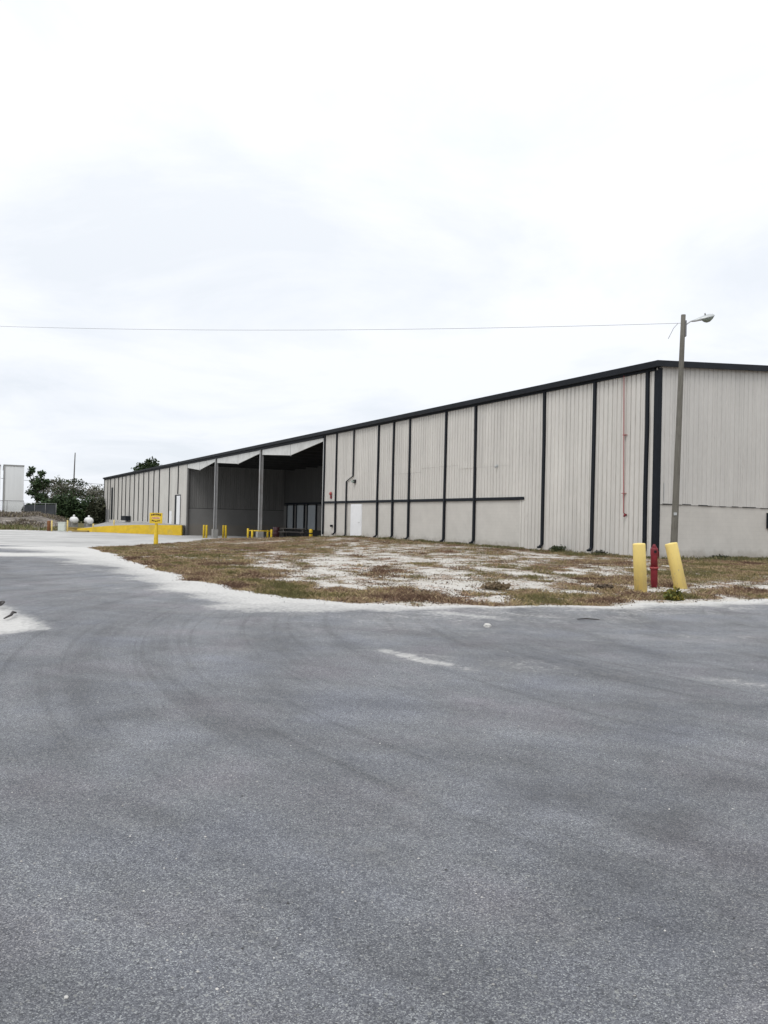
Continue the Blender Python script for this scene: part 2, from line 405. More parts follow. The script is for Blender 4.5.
def lot_mat():
    t = NT('sandy lot soil')
    g = t.attr('veg')
    n1 = t.noise(1.3, 8, 0.7, dist=0.6); n2 = t.noise(9, 6, 0.72); n3 = t.noise(28, 4, 0.75)
    sand = t.ramp(n2, [(0.25, (0.40, 0.37, 0.33)), (0.5, (0.55, 0.53, 0.49)), (0.75, (0.68, 0.66, 0.63))])
    soil = t.ramp(n2, [(0.25, (0.09, 0.068, 0.048)), (0.5, (0.19, 0.145, 0.10)), (0.78, (0.33, 0.27, 0.20))])
    n4 = t.noise(3.6, 5, 0.7, dist=0.8)
    hue = t.noise(0.9, 5, 0.65, dist=0.4)
    soil = t.mix(1.0, soil, t.ramp(hue, [(0.34, (1.20, 0.86, 0.70)), (0.5, (1.0, 0.98, 0.95)), (0.62, (0.85, 0.95, 0.68))]), 'MULTIPLY')
    soil = t.mix(1.0, soil, t.ramp(n4, [(0.3, 0.55), (0.5, 1.0), (0.7, 1.35)]), 'MULTIPLY')
    m = t.math('ADD', t.math('MULTIPLY', g, 0.66), 0.085)
    for nn, am in ((n1, 0.75), (n4, 1.15), (n2, 1.2), (n3, 0.9)):
        m = t.math('ADD', m, t.math('MULTIPLY', t.math('SUBTRACT', nn, 0.5), am))
    c = t.mix(t.ramp(m, [(0.22, 0.0), (0.42, 1.0)]), sand, soil)
    t.bump(t.math('ADD', n2, t.math('MULTIPLY', n3, 0.5)), 0.6, 0.05)
    return t.done(c, 0.95, 0, 0.1)
M['lot'] = lot_mat()
def field_mat():
    t = NT('rough grass field')
    n1 = t.noise(0.12, 6, 0.65); n2 = t.noise(0.55, 7, 0.75, dist=0.7)
    c = t.ramp(n1, [(0.3, (0.085, 0.09, 0.035)), (0.55, (0.13, 0.115, 0.06)), (0.75, (0.20, 0.165, 0.11))])
    bank = t.attr('bank')
    dirt = t.ramp(n2, [(0.3, (0.07, 0.06, 0.05)), (0.45, (0.14, 0.125, 0.11)), (0.6, (0.25, 0.225, 0.20)), (0.72, (0.55, 0.52, 0.49))])
    m = t.math('ADD', bank, t.math('MULTIPLY', t.math('SUBTRACT', t.noise(0.5, 6, 0.7), 0.5), 0.8))
    c = t.mix(t.ramp(m, [(0.4, 0.0), (0.6, 1.0)]), c, dirt)
    c = t.mix(1.0, c, t.ramp(n2, [(0.3, 0.75), (0.7, 1.2)]), 'MULTIPLY')
    t.bump(n2, 0.6, 0.2)
    return t.done(c, 0.95, 0, 0.1)
M['field'] = field_mat()

# ------------------------------------------------------------------ terrain
def hgt(x, y):
    x, y = np.asarray(x, float), np.asarray(y, float)
    t = (x - P0[0]) * U[0] + (y - P0[1]) * U[1]; v = (x - P0[0]) * V[0] + (y - P0[1]) * V[1]
    zr = np.interp(t, [-30, 0, 14, 32, 60, 85, 110, 130, 200], [-.2, -.22, -.38, -.76, -1.14, -1.28, -1.1, -.9, -.6])
    zm = np.interp(t, [-40, -12, 0, 29, 36, 43, 54, 62, 69, 84, 110, 150, 200], [-.2, -.24, -.12, -.0, -.22, -.44, -.82, -1.08, -1.38, -1.34, -1.0, -.7, -.6])
    zm = np.where(v > 3, np.maximum(zm, -1.4), zm)
    k = ss(v, -11, -1.0)
    z = zr * (1 - k) + zm * k
    z = np.where((t < -6), z * ss(t, -30, -6) + (-.2) * (1 - ss(t, -30, -6)), z)
    z = z - 0.0 * v
    # earth bank on the far left
    b = ss(y, 114, 140) * ss(-x - 0.385 * y, -3.0, 3.0)
    z = z + b * (1.45 + 0.8 * (fbm(x * 0.25, y * 0.25) - 0.5) * 2)
    far = ss(np.hypot(x, y), 260, 600)
    z = z * (1 - far) + (-.6) * far
    return z

def densify(pts, step, amp, seed, closed=False):
    out = []
    n = len(pts)
    for i in range(n if closed else n - 1):
        a, b = np.array(pts[i]), np.array(pts[(i + 1) % n]); L = np.hypot(*(b - a)); k = max(1, int(L / step))
        nrm = np.array([-(b - a)[1], (b - a)[0]]) / max(L, 1e-6)
        for j in range(k):
            q = a + (b - a) * j / k
            if amp and not (i == 0 and j == 0):
                q = q + nrm * amp * (fbm(np.array([q[0] * 1.3 + seed]), np.array([q[1] * 1.3]), 4)[0] - 0.5) * 2
            out.append(tuple(q))
    if not closed: out.append(tuple(pts[-1]))
    return out

lot_front = [(40, 27.5), (18.5, 21.35), (12.26, 19.6), (8.5, 18.26), (6.36, 17.12), (5.12, 16.45), (3.82, 15.97), (2.2, 15.45), (0.7, 15.15), (-0.22, 15.3), (-1.0, 15.8),
             (-2.03, 16.55), (-3.07, 17.86), (-4.3, 19.52), (-5.63, 21.96), (-7.65, 26.12), (-10.78, 33.33), (-15.5, 43.3)]
lot_back = [(-15.5, 43.3), (-15.88, 50.0), (-16.53, 58.7), (-16.9, 72.0), tv(58, -2.2), tv(51, -2.4), tv(44, 0.5), tv(37.75, 0.9)]
LF = densify(lot_front, 0.15, 0.42, 3.0)
LB = densify(lot_back, 0.5, 0.35, 9.0)
lot_poly = LF[:-1] + LB + [tv(37.0, 3.0), tv(2, 3), tv(2, 60), (90, 75), (95, 45)]
apron_front = densify([(-90, 30), (-39.7, 48.1), (-33.2, 51.6), (-23.8, 51.4), (-20.4, 49.3), (-17.3, 45.9), (-15.5, 43.3)], 0.5, 0.5, 21.0)
apron_poly = apron_front[:-1] + LB + [tv(37.75, 14.6), tv(84.6, 14.6), tv(84.35, -1.0), (-26.91, 110.08), (-40.3, 113.8), (-42.9, 117.1), (-46.6, 118.6), (-52, 113.0), (-75, 107), (-140, 95)]

def in_poly(px, py, poly):
    poly = np.array(poly); inside = np.zeros(len(px), bool)
    j = len(poly) - 1
    for i in range(len(poly)):
        xi, yi = poly[i]; xj, yj = poly[j]
        if yi != yj:
            c = ((yi > py) != (yj > py)) & (px < (xj - xi) * (py - yi) / (yj - yi) + xi)
            inside ^= c
        j = i
    return inside
def dist_poly(px, py, pl):
    pl = np.array(pl); d = np.full(len(px), 1e9)
    for a, b in zip(pl[:-1], pl[1:]):
        ab = b - a; L2 = (ab ** 2).sum() + 1e-12
        k = np.clip(((px - a[0]) * ab[0] + (py - a[1]) * ab[1]) / L2, 0, 1)
        d = np.minimum(d, np.hypot(px - a[0] - ab[0] * k, py - a[1] - ab[1] * k))
    return d

# lot vegetation density (also used to seed the grass blades)
def veg_field(x, y):
    x, y = np.asarray(x, float), np.asarray(y, float)
    t = (x - P0[0]) * U[0] + (y - P0[1]) * U[1]; v = (x - P0[0]) * V[0] + (y - P0[1]) * V[1]
    d = dist_poly(x, y, lot_front)
    base = 0.55 + 0.0 * x
    base = base + 0.30 * np.exp(-((d - 1.0) / 1.6) ** 2)                 # dry fringe along the road
    base = base + 0.26 * ss(-x, 2.0, 7.0)                                # left part well covered
    base = base + 0.42 * ss(v, -3.2, -0.6)                               # strip along the wall
    base = base - 0.15 * np.exp(-(((x + 0.5) / 5.5) ** 2 + ((y - 33) / 9.0) ** 2))   # bare sand in the middle
    base = base - 0.16 * np.exp(-(((x - 4.0) / 3.5) ** 2 + ((y - 21) / 2.6) ** 2))
    base = base + 0.20 * np.exp(-(((x - 13.0) / 3.0) ** 2 + ((y - 27) / 5.0) ** 2))
    base = base - 0.34 * ss(fbm(x * .9 + 8, y * .9 + 30, 3), .50, .68) * (d < 3.0)
    base = base - 0.30 * np.exp(-((d) / 0.45) ** 2) * (x > 3.5)
    n = fbm(x * 0.55, y * 0.30, 5) - 0.5
    n2 = fbm(x * 2.1 + 40, y * 1.3 + 11, 4) - 0.5
    return base + 0.95 * n + 1.15 * n2 - 0.06

def terrain():
    ang = np.concatenate([np.arange(-180, -62, 5.0), np.arange(-62, -31, 0.7), np.linspace(-31, 31, 430), np.arange(31.7, 62, 0.7), np.arange(64, 180, 5.0)])
    D = [0.8, 1.3, 1.9, 2.5, 3.2]
    r = np.concatenate([np.linspace(4.0, 9.0, 22)[:-1], 1.55 * F_PX / np.linspace(142, 44, 88), 1.55 * F_PX / np.linspace(43.4, 12.0, 62), 1.35 * F_PX / np.linspace(9.6, 3, 12), [450, 600, 900, 1500, 2600, 4500]])
    r = np.concatenate([D, r]); r = np.unique(r)
    A, Rr = np.meshgrid(np.radians(ang), r)
    jit = 0.25
    A = A + (rng.random(A.shape) - .5) * jit * np.radians(0.14) * (np.abs(A) < np.radians(31))
    Rr = Rr * (1 + (rng.random(A.shape) - .5) * 0.004)
    X, Y = (Rr * np.sin(A)).ravel(), (Rr * np.cos(A)).ravel()
    # thin the rear part
    rear = (np.abs(A.ravel()) > np.radians(62)) & ((np.arange(len(X)) // len(ang)) % 3 != 0)
    X, Y = X[~rear], Y[~rear]
    pts = [Vector((0.0, 0.0))] + [Vector((a, b)) for a, b in zip(X, Y)]
    edges = []; base = len(pts)
    chains = {}
    def chain(pl, closed):
        nonlocal pts
        i0 = len(pts); pts += [Vector(p) for p in pl]
        for i in range(len(pl) - 1): edges.append((i0 + i, i0 + i + 1))
        if closed: edges.append((i0 + len(pl) - 1, i0))
    chain(lot_poly, True); chain(apron_poly, True)
    res = delaunay_2d_cdt(pts, edges, [], 0, 1e-4, False)
    vx = np.array([(p.x, p.y) for p in res[0]]); tri = np.array([f for f in res[2] if len(f) == 3], np.int32)
    a, b, c = vx[tri[:, 0]], vx[tri[:, 1]], vx[tri[:, 2]]
    flip = ((b - a)[:, 0] * (c - a)[:, 1] - (b - a)[:, 1] * (c - a)[:, 0]) < 0
    tri[flip] = tri[flip][:, ::-1]
    cen = (a + b + c) / 3
    z = hgt(vx[:, 0], vx[:, 1])
    in_l, in_a = in_poly(cen[:, 0], cen[:, 1], lot_poly), in_poly(cen[:, 0], cen[:, 1], apron_poly)
    cd = np.hypot(cen[:, 0], cen[:, 1])
    fld = (~in_l) & (~in_a) & ((cen[:, 1] > 90) | ((cen[:, 1] > 70) & (cen[:, 0] > 0)) | (cd > 130))
    in_a &= ~in_l
    road = ~(in_l | in_a | fld)
    # attributes
    x, y = vx[:, 0], vx[:, 1]
    d = dist_poly(x, y, LF)
    w = np.interp(x, [-16, -14.4, -10.8, -7.6, -5.6, -4.3, -3, -2, -1, .7, 3, 6, 8.5, 14], [3.2, 3.0, 2.6, 1.7, 1.7, 2.2, 2.8, 2.7, 2.1, .6, .38, .65, .95, 1.2])
    lump = fbm(x * .5 + 3, y * .5, 3)
    sand = 1.05 * np.clip(1 - d / (w * (0.35 + 1.3 * lump)), -1, 1) * 0.9 + 0.15 * (d < w)
    sand = np.maximum(sand, 0)
    def soft(pl, wd, amp):
        return amp * np.clip(1.35 - dist_poly(x, y, pl) / wd, 0, 1)
    sand = np.maximum(sand, soft([(-40, 29), (-22, 31.5), (-14.5, 31.8), (-10.9, 33.2)], 2.3, .95))
    sand = np.maximum(sand, soft([(-17.5, 43), (-13.4, 39.0)], 3.4, 1.0))
    sand = np.maximum(sand, soft([(-80, 34), (-39.7, 47.2), (-33.2, 50.6), (-23.8, 50.4), (-18, 46.5)], 1.3, .8))
    patch = [(-7.3, 15.2), (-6.0, 13.3), (-4.62, 11.45), (-4.45, 11.0), (-4.85, 10.45), (-4.6, 9.5), (-7, 8.4), (-10, 11.5), (-8.5, 15)]
    inp = in_poly(x, y, patch); dp = dist_poly(x, y, patch + patch[:1])
    sand = np.maximum(sand, np.where(inp, 0.45 + np.clip(dp / 0.35, 0, 1) * .6, np.clip(.45 - dp / .5, 0, 1)))
    sand = np.maximum(sand, soft([(0.05, 9.85), (0.5, 9.2), (0.92, 8.75)], .17, .52) )
    sand = np.maximum(sand, soft([(0.3, 9.5), (1.6, 9.0)], .5, .24))
    sand = np.maximum(sand, soft([(0.95, 14.3), (1.95, 13.4)], .34, .44))
    sand = np.maximum(sand, soft([(3.45, 8.40), (4.2, 7.95), (5.5, 7.4)], .30, .34))
    sand = np.maximum(sand, soft([(2.8, 11.3), (6.5, 11.9)], .6, .25))
    sand = np.maximum(sand, soft([(-15.5, 28.0), (-14.2, 27.7)], .7, .7))
    sand = np.maximum(sand, (0.26 * np.clip(1 - d / 6.0, 0, 1) + .05 * ss(y, 6, 12)) * (0.6 + .8 * lump))
    stain = np.zeros(len(x))
    for (sx, sy, rx, ry, am) in [(1.0, 4.75, .46, .26, .95), (1.45, 4.35, .3, .3, .5), (1.1, 3.55, .28, .45, .75), (1.75, 3.6, .25, .5, .45), (0.05, 4.2, .25, .3, .35), (-.75, 4.9, .18, .2, .4), (2.2, 7.0, 1.2, .5, .2), (-0.9, 5.6, .6, 1.0, .2), (-6, 9.4, 1.6, .5, .35),
                                (-18, 104, 6, 1.2, .7), (-26, 105.5, 7, 1.0, .6), (-13, 96, 8, 12, .45), (-26, 96, 5, .8, .6)]:
        stain = np.maximum(stain, am * np.exp(-(((x - sx) / rx) ** 2 + ((y - sy) / ry) ** 2)))
    veg = veg_field(x, y)
    lz = z + 0.10 * (fbm(x * 1.1, y * 1.1, 4) - 0.5) * np.clip(d / 0.6, 0, 1)
    bank = ss(y, 116, 122) * ss(-x - 0.385 * y, -4, 1) * (1 - ss(y, 150, 170))
    specs = [('ground', in_l, M['lot'], True), ('concrete_apron', in_a, M['apron'], False), ('road', road, M['asphalt'], False), ('field', fld, M['field'], False)]
    for name, mask, mat, lotz in specs:
        tt = tri[mask]; used = np.unique(tt); remap = np.full(len(vx), -1); remap[used] = np.arange(len(used))
        zz = lz[used] if lotz else z[used]
        vv = np.column_stack([x[used], y[used], zz])
        o = np_mesh(name, vv, remap[tt].ravel(), 3, mat, {'sand': sand[used], 'veg': veg[used], 'stain': stain[used], 'bank': bank[used]}, True)
        o['kind'] = 'structure'
terrain()
def gz(x, y): return float(hgt(x, y))

# ------------------------------------------------------------------ warehouse
# local frame: x = v (into the building), y = t (along the long wall), z
B = empty('warehouse', (P0[0], P0[1], 0), BROT)
tag(B, 'long grey metal warehouse with black downspouts, black roof edge and a dark open loading dock', 'warehouse')
EAVE, RISE, BT, BW = 8.75, 0.073, 152.0, 40.0
DK0, DK1, DKD = 37.75, 84.0, 14.0
def top_at(v): return EAVE + RISE * min(v, BW - v)

# one sheet of siding, unit height, three grooves
def panel_mesh(groove=0.036, depth=0.042):
    prof = [(0.0, 0.0)]
    for k in range(3):
        c = 0.152 + 0.3047 * k
        prof += [(c - groove * 1.2, 0.0), (c - groove * 0.6, depth), (c + groove * 0.6, depth), (c + groove * 1.2, 0.0)]
    prof += [(0.906, 0.0)]
    m = MB(); n = len(prof)
    vs = [(q, p, 0) for p, q in prof] + [(q, p, 1) for p, q in prof]     # x = depth into wall, y = along
    fs = [(i, i + 1, n + i + 1, n + i) for i in range(n - 1)]
    back = [(0.06, 0.0, 0), (0.06, 0.906, 0), (0.06, 0.906, 1), (0.06, 0.0, 1)]
    b = 2 * n
    fs += [(b, b + 3, b + 2, b + 1), (0, n, b + 3, b), (n - 1, b + 1, b + 2, 2 * n - 1), tuple(range(n - 1, -1, -1)) + (b, b + 1), tuple(range(n, 2 * n)) + (b + 2, b + 3)]
    m.add(vs + back, fs)
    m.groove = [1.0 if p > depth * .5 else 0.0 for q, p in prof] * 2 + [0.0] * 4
    return m
PM = {}
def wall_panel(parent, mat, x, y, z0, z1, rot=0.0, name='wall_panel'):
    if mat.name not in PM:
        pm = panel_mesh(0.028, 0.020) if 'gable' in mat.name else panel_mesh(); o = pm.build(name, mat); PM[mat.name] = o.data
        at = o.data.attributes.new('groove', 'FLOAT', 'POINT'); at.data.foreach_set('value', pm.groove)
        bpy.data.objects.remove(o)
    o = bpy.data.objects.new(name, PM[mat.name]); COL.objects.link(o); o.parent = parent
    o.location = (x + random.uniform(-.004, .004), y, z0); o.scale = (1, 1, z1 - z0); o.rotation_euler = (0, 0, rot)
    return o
PW = 0.9144
# long wall, near part: full-height sheets by the corner, then sheets above the band
t = 0.0
while t < DK0 - 0.3:
    w = min(1.0, (DK0 - t) / PW)
    lap = 4.62 + (0.25 if 16 < t < 21 else 0.0)
    lo = -0.45 if t < 9.5 else 2.74
    for (z0, z1) in (((lo, lap), (lap + 0.006, 8.5)) if 10.5 < t < 24 else ((lo, 8.5),)):
        o = wall_panel(B, M['siding'], 0.0, t, z0, z1); o.scale.y = w
        if z0 > lo: o.location.x -= 0.012
    t += PW
# far part
t = DK1
while t < BT - 0.2:
    w = min(1.0, (BT - t) / PW)
    wall_panel(B, M['siding'], 0.0, t, -1.6, 8.5).scale.y = w
    t += PW
# gable wall (faces -t): sheets rotated so that their face looks along -y
v = 0.0
while v < BW - 0.2:
    o = wall_panel(B, M['siding_gable'], v + PW, 0.0, 2.342, top_at(v + PW / 2) - 0.12, R(90))
    o.location.y = -0.004 * random.random()
    v += PW
# lower block walls
MB().box(0.035, 0.3, 10.06, DK0 - 0.02, -0.8, 2.62).build('block_wall', M['block'], B)
MB().box(0.0, BW, 0.035, 0.3, -0.8, 2.33).build('block_wall', M['block'], B)
m = MB().box(0.06, BW, 0.075, 0.28, 2.335, 2.415)
for i in range(26):
    a = 0.3 + i * 0.75 + random.uniform(-.15, .15); zb = 2.333 + random.uniform(-.01, .02); m.box(a, a + random.uniform(.3, .66), -0.012, 0.03, zb, zb + random.uniform(.02, .045))
m.build('wall_joint', M['dark_int'], B)
# back and far-end walls, inner dock walls
MB().box(BW - 0.3, BW, 0.35, BT, -1.5, 8.7).build('rear_wall', M['block'], B)
MB().box(0.07, BW - 0.32, BT - 0.3, BT - 0.02, -1.5, 8.7).build('end_wall', M['block'], B)
MB().box(0.07, 0.3, 0.1, DK0 - 0.02, 2.66, 8.45).build('wall_backing', M['dark_int'], B)
MB().box(0.065, 0.3, DK1 + 0.02, BT - 0.32, -1.6, 8.45).build('wall_backing', M['dark_int'], B)
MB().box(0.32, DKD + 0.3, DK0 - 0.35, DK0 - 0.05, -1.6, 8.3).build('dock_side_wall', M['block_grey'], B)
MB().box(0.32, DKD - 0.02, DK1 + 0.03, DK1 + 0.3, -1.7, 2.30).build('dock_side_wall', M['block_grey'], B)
v = 0.05
while v < DKD - 0.1:
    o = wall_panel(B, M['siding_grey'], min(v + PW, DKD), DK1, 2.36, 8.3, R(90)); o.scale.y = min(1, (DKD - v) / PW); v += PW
MB().box(0.1, DKD, DK1 + 0.08, DK1 + 0.32, 2.30, 8.3).build('wall_backing', M['dark_int'], B)
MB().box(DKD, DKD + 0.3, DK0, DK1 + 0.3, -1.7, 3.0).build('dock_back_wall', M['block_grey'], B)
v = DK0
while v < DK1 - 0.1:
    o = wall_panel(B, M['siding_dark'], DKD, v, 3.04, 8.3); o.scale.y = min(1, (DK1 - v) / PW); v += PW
MB().box(DKD + 0.07, DKD + 0.3, DK0, DK1, 3.0, 8.3).build('wall_backing', M['dark_int'], B)
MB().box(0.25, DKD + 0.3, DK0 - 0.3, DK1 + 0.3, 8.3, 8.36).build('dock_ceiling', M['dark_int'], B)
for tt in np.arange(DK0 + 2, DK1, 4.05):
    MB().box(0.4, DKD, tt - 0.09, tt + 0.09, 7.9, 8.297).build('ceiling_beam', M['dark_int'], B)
# roof
half = BW / 2
rp = [(-0.25, EAVE - 0.03), (half, EAVE + RISE * half), (BW + 0.25, EAVE - 0.03), (BW + 0.25, EAVE - 0.09), (half, EAVE + RISE * half - 0.06), (-0.25, EAVE - 0.09)]
MB().prism(rp, 1, -0.2, BT + 0.2).build('roof', M['roof'], B)
# gutter along the eave, built in lengths
t = -0.16
while t < BT:
    L = min(6.08, BT + 0.16 - t)
    m = MB().prism([(-0.30, EAVE - 0.27), (-0.02, EAVE - 0.27), (-0.02, EAVE - 0.10), (-0.26, EAVE - 0.10), (-0.26, EAVE), (-0.33, EAVE), (-0.33, EAVE - 0.04)], 1, t, t + L - 0.012)
    m.build('gutter', M['black_edge'], B)
    t += L
MB().box(-0.10, 0.0, 0.16, DK0, EAVE - 0.38, EAVE - 0.273).build('eave_trim', M['black'], B)
MB().box(-0.10, 0.25, DK0 + 0.02, BT, EAVE - 0.50, EAVE - 0.273).build('eave_trim', M['black'], B)
# gable rake trim
rk = [(-0.335, EAVE + 0.001), (half, EAVE + RISE * half + 0.03), (BW + .3, EAVE + 0.001), (BW + .3, EAVE - 0.27), (half, EAVE + RISE * half - 0.26), (-0.335, EAVE - 0.27)]
MB().prism(rk, 1, -0.26, -0.165).build('rake_trim', M['black_edge'], B)
# corner trim: one leg on each face
MB().box(-0.05, 0.20, -0.05, 0.0, -0.5, EAVE - 0.28).box(-0.05, -0.002, 0.0, 0.20, -0.5, EAVE - 0.39).build('corner_trim', M['black'], B)
# horizontal band
MB().box(-0.07, 0.03, 9.65, DK0 - 0.22, 2.635, 2.735).box(-0.055, 0.03, 9.68, DK0 - 0.22, 2.735, 2.80).build('band_trim', M['black'], B)

def downspout(tp, z0=0.12, ztop=EAVE - 0.32, jog=None, mat=None, kick=True):
    wd, dp = 0.085, 0.11
    mat = mat or M['black']
    if jog:
        tb, zj0, zj1 = jog
        m = MB().box(-dp, -0.052, tp - wd, tp + wd, zj0, ztop)
        o = m.build('downspout', mat, B)
        MB().prism([(tp - wd, zj0), (tp + wd, zj0), (tb + wd, zj1), (tb - wd, zj1)], 0, -dp, -0.052).build('pipe_offset', mat, o)
        MB().box(-dp, -0.052, tb - wd, tb + wd, z0, zj1).build('lower_pipe', mat, o)
        tp = tb
    else:
        a = wd; segs = MB()
        zs = [z0, (z0 + ztop) * 0.33, (z0 + ztop) * 0.68, ztop]
        off = [random.uniform(-.03, .03) for _ in zs]
        for i in range(3):
            segs.prism([(tp - a + off[i], zs[i]), (tp + a + off[i], zs[i]), (tp + a + off[i + 1], zs[i + 1]), (tp - a + off[i + 1], zs[i + 1])], 0, -dp, -0.002 if i else -0.003)
        o = segs.build('downspout', mat, B)
    if kick:
        MB().prism([(-dp, z0), (-0.03, z0), (-0.16, z0 - 0.19), (-0.30, z0 - 0.20), (-0.30, z0 - 0.10), (-0.20, z0 - 0.09)], 1, tp - wd, tp + wd).build('elbow', mat, o)
    return o
for tp in (0.58, 4.1, 8.0, 14.55, 17.95, 22.65, 25.0, 27.4, 34.95): downspout(tp, z0=0.22 + 0.0)
downspout(31.65, jog=(32.85, 4.75, 4.35))
downspout(37.45, z0=0.0, kick=False)
for tp in (88.6, 93.9, 100.4, 104.25, 108.1, 112.0, 116.0, 119.7, 123.8, 127.7, 131.4, 135.2, 139.4, 144.2, 147.2, 151.6):
    downspout(tp, z0=4.6 if tp < 89 else 0.2, kick=False)
# white man-door on the long wall
d = MB().box(-0.03, 0.034, 30.06, 32.02, -0.1, 2.52).build('door_frame', M['white_paint'], B)
dd = MB().box(-0.055, -0.031, 30.14, 31.94, -0.05, 2.44).build('door', M['white_paint'], B)
MB().tube([(-0.058, 30.32, 1.12), (-0.12, 30.32, 1.12), (-0.12, 30.48, 1.12)], 0.02, 8).build('handle', M['galv'], dd)
# fixtures
b = MB().box(-0.14, 0.0, 31.2, 31.55, 4.18, 4.45).build('wall_light', M['black'], B)
MB().box(-0.30, -0.141, 31.24, 31.51, 4.22, 4.38).build('lamp_lens', M['glass_lens'], b)
bell = MB().lathe([(0.02, 0), (0.17, 0.0), (0.17, 0.05), (0.13, 0.10), (0.04, 0.13)], 16)
bo = bell.build('alarm_bell', M['red_pipe'], B); bo.location = (-0.05, 35.9, 3.42); bo.rotation_euler = (0, R(-90), 0)
MB().box(-0.10, 0.0, 35.8, 36.0, 3.02, 3.24).build('bell_box', M['red_paint'], B)
MB().box(-0.13, 0.0, 35.5, 35.78, 0.66, 0.84).build('outlet_box', M['black'], B)
MB().box(-0.06, 0.0, 12.2, 12.32, 4.55, 4.70).build('vent_cap', M['galv'], B)
MB().tube([(-0.05, 12.26, 4.62), (-0.16, 12.26, 4.62), (-0.16, 12.26, 4.50)], 0.035, 8).build('vent_pipe', M['galv'], B)
pipe = MB().tube([(-0.01, 2.06, 8.40), (-0.11, 2.06, 8.40), (-0.11, 2.05, 8.3), (-0.11, 1.90, 2.0), (-0.11, 1.90, 1.92), (-0.02, 1.90, 1.90)], 0.021, 8).build('drain_pipe', M['red_pipe'], B)
for zz in (2.85, 5.6): MB().box(-0.13, 0.0, 1.86, 2.06, zz - 0.012, zz + 0.012).build('pipe_bracket', M['red_pipe'], pipe)
MB().tube([(-0.02, 1.82, 1.84), (-0.13, 1.82, 1.84), (-0.14, 1.82, 1.75)], 0.05, 8).build('test_valve', M['red_paint'], pipe)
# conduit patch of the gable
MB().box(0.45, 0.47, -0.025, 0.0, 2.5, 3.3).build('conduit', M['galv'], B)
MB().box(7.44, 7.85, -0.09, 0.034, 1.35, 2.12).build('louvre_vent', M['black_edge'], B)
# far doors and vents
fd = MB().box(-0.05, -0.002, 87.0, 90.3, 0.05, 4.2).build('door_frame', M['black_edge'], B)
MB().box(-0.075, -0.051, 87.15, 89.1, 0.06, 4.05).build('door', M['white_paint'], fd)
MB().box(-0.06, -0.003, 92.0, 93.4, 0.05, 1.9).build('wall_patch', M['white_paint'], B)
MB().box(-0.06, -0.004, 141.2, 143.0, 0.2, 6.5).build('wall_opening', M['black_edge'], B)
MB().box(-0.9, -0.06, 122.5, 127.2, 0.2, 1.0).build('wall_vent', M['black_edge'], B)
MB().box(-0.04, -0.005, 145.4, 151.3, -0.5, 2.2).build('wall_patch', M['steel'], B)
# dock columns, footings and V shaped soffit panels
cols = (53.75, 70.0)
for tc in cols:
    base = gz(*tv(tc, 0))
    ft = 1.15 if tc > 60 else 0.72
    m = MB().box(-0.17, -0.14, tc - .15, tc + .15, base + ft, 8.23).box(0.14, 0.17, tc - .15, tc + .15, base + ft, 8.23).box(-0.14, 0.14, tc - .015, tc + .015, base + ft, 8.23)
    m.build('column', M['steel'], B)
    MB().box(-0.32, 0.32, tc - .32, tc + .32, base - 0.3, base + ft).build('column_footing', M['concrete'], B, bevel=0.02)
MB().box(0.02, 0.16, DK0 + 0.02, DK0 + 0.16, -0.3, 8.23).build('corner_post', M['soffit'], B)
MB().box(0.02, 0.2, DK1 - 0.32, DK1 - 0.02, -1.5, 8.23).build('corner_post', M['siding_grey'], B)
for a, mid, bnd in ((DK0 + 0.2, 45.6, cols[0] - 0.18), (cols[0] + 0.18, 61.6, cols[1] - 0.18), (cols[1] + 0.18, 77.6, DK1 - 0.34)):
    zt = 8.225
    for q0, q1 in ((a, mid - 0.05), (mid + 0.05, bnd)):
        zz0 = 7.95 if q0 == a else 7.20; zz1 = 7.20 if q1 != bnd else 7.72
        MB().prism([(q0, zt), (q1, zt), (q1, zz1), (q0, zz0)], 0, 0.0, 0.06).build('soffit_panel', M['soffit'], B)
    MB().box(-0.012, 0.10, mid - 0.05, mid + 0.05, 7.12, zt).build('soffit_joint', M['steel'], B)
# dock doors on the back wall
for a, bb in ((80.2, 82.3), (76.3, 78.7), (72.2, 74.8)):
    MB().box(DKD - 0.12, DKD - 0.002, a - 0.35, a - 0.003, -0.2, 3.2).build('dock_door_jamb', M['black'], B)
    MB().box(DKD - 0.12, DKD - 0.002, bb + 0.003, bb + 0.35, -0.2, 3.2).build('dock_door_jamb', M['black'], B)
    MB().box(DKD - 0.07, DKD - 0.003, a, bb, -0.15, 3.04).build('dock_door', M['dock_door'], B)
MB().box(DKD - 0.14, DKD - 0.003, 70.6, 83.4, 3.21, 3.42).build('door_header', M['black'], B)
MB().box(DKD - 0.10, DKD - 0.002, 70.4, 83.6, -1.6, -0.21).build('dock_bumper_wall', M['dark_int'], B)

